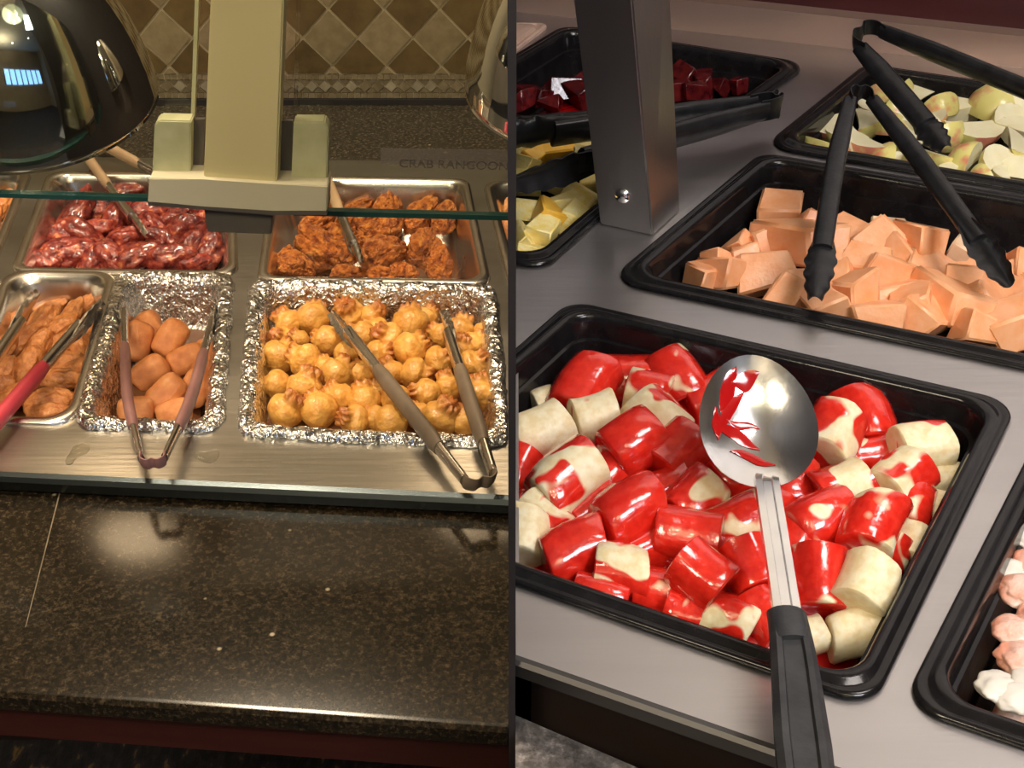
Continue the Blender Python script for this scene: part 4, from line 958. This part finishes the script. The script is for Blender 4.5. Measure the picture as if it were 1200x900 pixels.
# ---- serving spoon
bc = R_(888,492,.062); he = R_(948,935,.045); nk = R_(899,566,.050); j = R_(924,728,.048)
sp = thing('serving_spoon', Vector((bc.x, bc.y, ZR)), 'long steel serving spoon with black handle resting on the glazed bananas', 'spoon')
yd = (bc-nk); yd = (ray(886,470)-ray(899,566)).normalized(); 
bx_ = RV.copy(); tv = (C0-bc).normalized()
ylen = (UV*.80+Vector((0,.6,0))).normalized(); ylen = (ylen+RV*-.10).normalized()
xd = (RV-ylen*RV.dot(ylen)).normalized(); nd_ = xd.cross(ylen).normalized()
m1_ = pxm(bc); a_, b_2 = 69*m1_, 84*m1_
top, bot = [], []
bm = bmesh.new(); rings = []
NR, NS = 10, 40
for side, off in ((1, 0), (-1, -.0018)):
    for rI in range(NR+1):
        f = rI/NR if side == 1 else 1-rI/NR
        rr = [bc+xd*a_*f*math.cos(t)*(1-.10*math.sin(t)*f)+ylen*b_2*f*math.sin(t)+nd_*(-.020*(1-f*f)+off) for t in [2*math.pi*k/NS for k in range(NS)]]
        rings.append(rr if f > .001 else [bc+nd_*(-.020+off)+(q-bc)*1e-3 for q in rings[-1]] if rings else [bc+nd_*(-.020)+xd*1e-4*math.cos(2*math.pi*k/NS)+ylen*1e-4*math.sin(2*math.pi*k/NS) for k in range(NS)])
loft(rings, True, True, bm=bm)
obj('bowl', bm, 'spoon_steel', sp, smooth=60)
stem = bez([bc-ylen*b_2*.96, nk, R_(912,650,.050), j, R_(928,748,.048)], 30)
def stsec(i, u):
    w = (14+5*u)*pxm(stem[i]); return [(-w,.0),(-w*.9,.003),(-w*.4,.0035),(-w*.3,.0015),(w*.3,.0015),(w*.4,.0035),(w*.9,.003),(w,0),(w*.9,-.001),(-w*.9,-.001)]
obj('stem', sweep(stem, stsec, Vector((0,0,1))), 'spoon_steel', sp, smooth=40)
hn = bez([R_(922,722,.049), R_(930,775,.048), R_(938,850,.047), he], 20)
def hsec(i, u):
    w = (22+11*min(1, u*1.3))*pxm(hn[i]); t = .008; return [(-w,-.002),(-w,.004),(-w*.75,t),(-w*.5,t*.95),(-w*.42,t*.55),(w*.42,t*.55),(w*.5,t*.95),(w*.75,t),(w,.004),(w,-.002),(w*.7,-.006),(-w*.7,-.006)]
hd = obj('handle', sweep(hn, hsec, Vector((0,0,1))), 'handle_black', sp, smooth=40)
cl = bez([R_(921,719,.0505), R_(924,736,.0515), R_(927,752,.050)], 8)
obj('collar', sweep(cl, lambda i, u: ell(23*pxm(cl[i]), .0085, 18), Vector((0,0,1))), 'handle_black', sp, smooth=50)
# red smears in the bowl
for k, (u0, v0, l, wd, ang) in enumerate([(-.38,.55,.36,.13,1.0),(-.40,.25,.45,.09,.75),(-.35,-.12,.42,.10,-.5),(-.15,-.48,.38,.07,-.35),(-.66,.05,.26,.09,1.5),(-.05,.68,.26,.13,.2),(-.2,.05,.3,.06,-.3)]):
    pts = []
    for q in range(-6, 7):
        s = q/6*l; u, v = u0+math.cos(ang)*s, v0+math.sin(ang)*s+.03*math.sin(q*.5+k); pts.append((u, v))
    bm = bmesh.new(); A = []
    for i, (u, v) in enumerate(pts):
        hw = wd*math.cos(i/12*math.pi-math.pi/2)*(1+.15*noise.noise(Vector((u*9, v*9, k))))+.004
        row = []
        for s in (-1, 0, 1):
            uu, vv = u-math.sin(ang)*hw*s, v+math.cos(ang)*hw*s; rr = min(.98, uu*uu+vv*vv)
            row.append(bm.verts.new(bc+xd*a_*uu+ylen*b_2*vv+nd_*(-.020*(1-rr)+.0006+(.0008 if s == 0 else 0))))
        A.append(row)
    for i in range(len(A)-1):
        for s in (0, 1): bm.faces.new((A[i][s], A[i][s+1], A[i+1][s+1], A[i+1][s]))
    obj('glaze_smear', bm, 'red_sauce', sp, smooth=60)
# beige lid corner behind the beet pan
c0_, c1_ = at(596,63,ZR+.008), at(645,25,ZR+.008)
c = [p.to_2d() for p in (c0_-RV*.2, c0_, c1_, c1_-RV*.2)]
bm = loft([rquad(c, i, .010, ZR+z) for i, z in ((0,.0005),(0,.005),(.002,.007),(.005,.007),(.007,.004),(.010,.004),(.012,.009),(.016,.010),(.03,.010))], True, True)
tag(obj('ridged_lid', bm, 'beige_tray', None, smooth=40, clip=1), 'beige ridged lid against the divider behind the beet pan', 'lid')
# round ceiling lamp with five bulbs behind the viewer (seen in the chrome), and downlights added for glints in it
cf = Vector((.3, -.75, ZC-.06))
r = thing('ceiling_lamp', cf, 'round pale ceiling lamp with five bulbs behind the viewer', 'ceiling light')
obj('panel', lathe([(.0005,.02),(.50,.02),(.54,.03),(.56,.058)], cf, 40), 'lamp_panel', r, smooth=60)
for k in range(5):
    a = k*2*math.pi/5; c = cf+Vector((.28*math.cos(a), .28*math.sin(a), -.03))
    obj('bulb', lathe([(.0005,-.07),(.03,-.06),(.045,-.03),(.04,0),(.02,.03),(.02,.05)], c, 20), 'bulb_warm', r, smooth=60)
DLT = [(-1.6,-.9),(-.6,-.9),(-1.6,-2.2),(-.6,-2.6),(1.6,-.9),(1.8,-2.4),(-2.4,.4),(.6,-3.4)]
for k, (x, y) in enumerate(DLT):
    r = thing('downlight', Vector((x, y, ZC-.03)), 'warm downlight added behind the viewer for glints, '+ranks(DLT, 4)[k], 'ceiling light', 'ceiling downlights')
    obj('ring', lathe([(.05,0),(.085,-.004),(.09,0),(.09,.028)], (x,y,ZC-.03), 24), 'chrome', r); obj('lens', lathe([(.0005,.004),(.05,.004)], (x,y,ZC-.03), 24), 'bulb_warm', r)
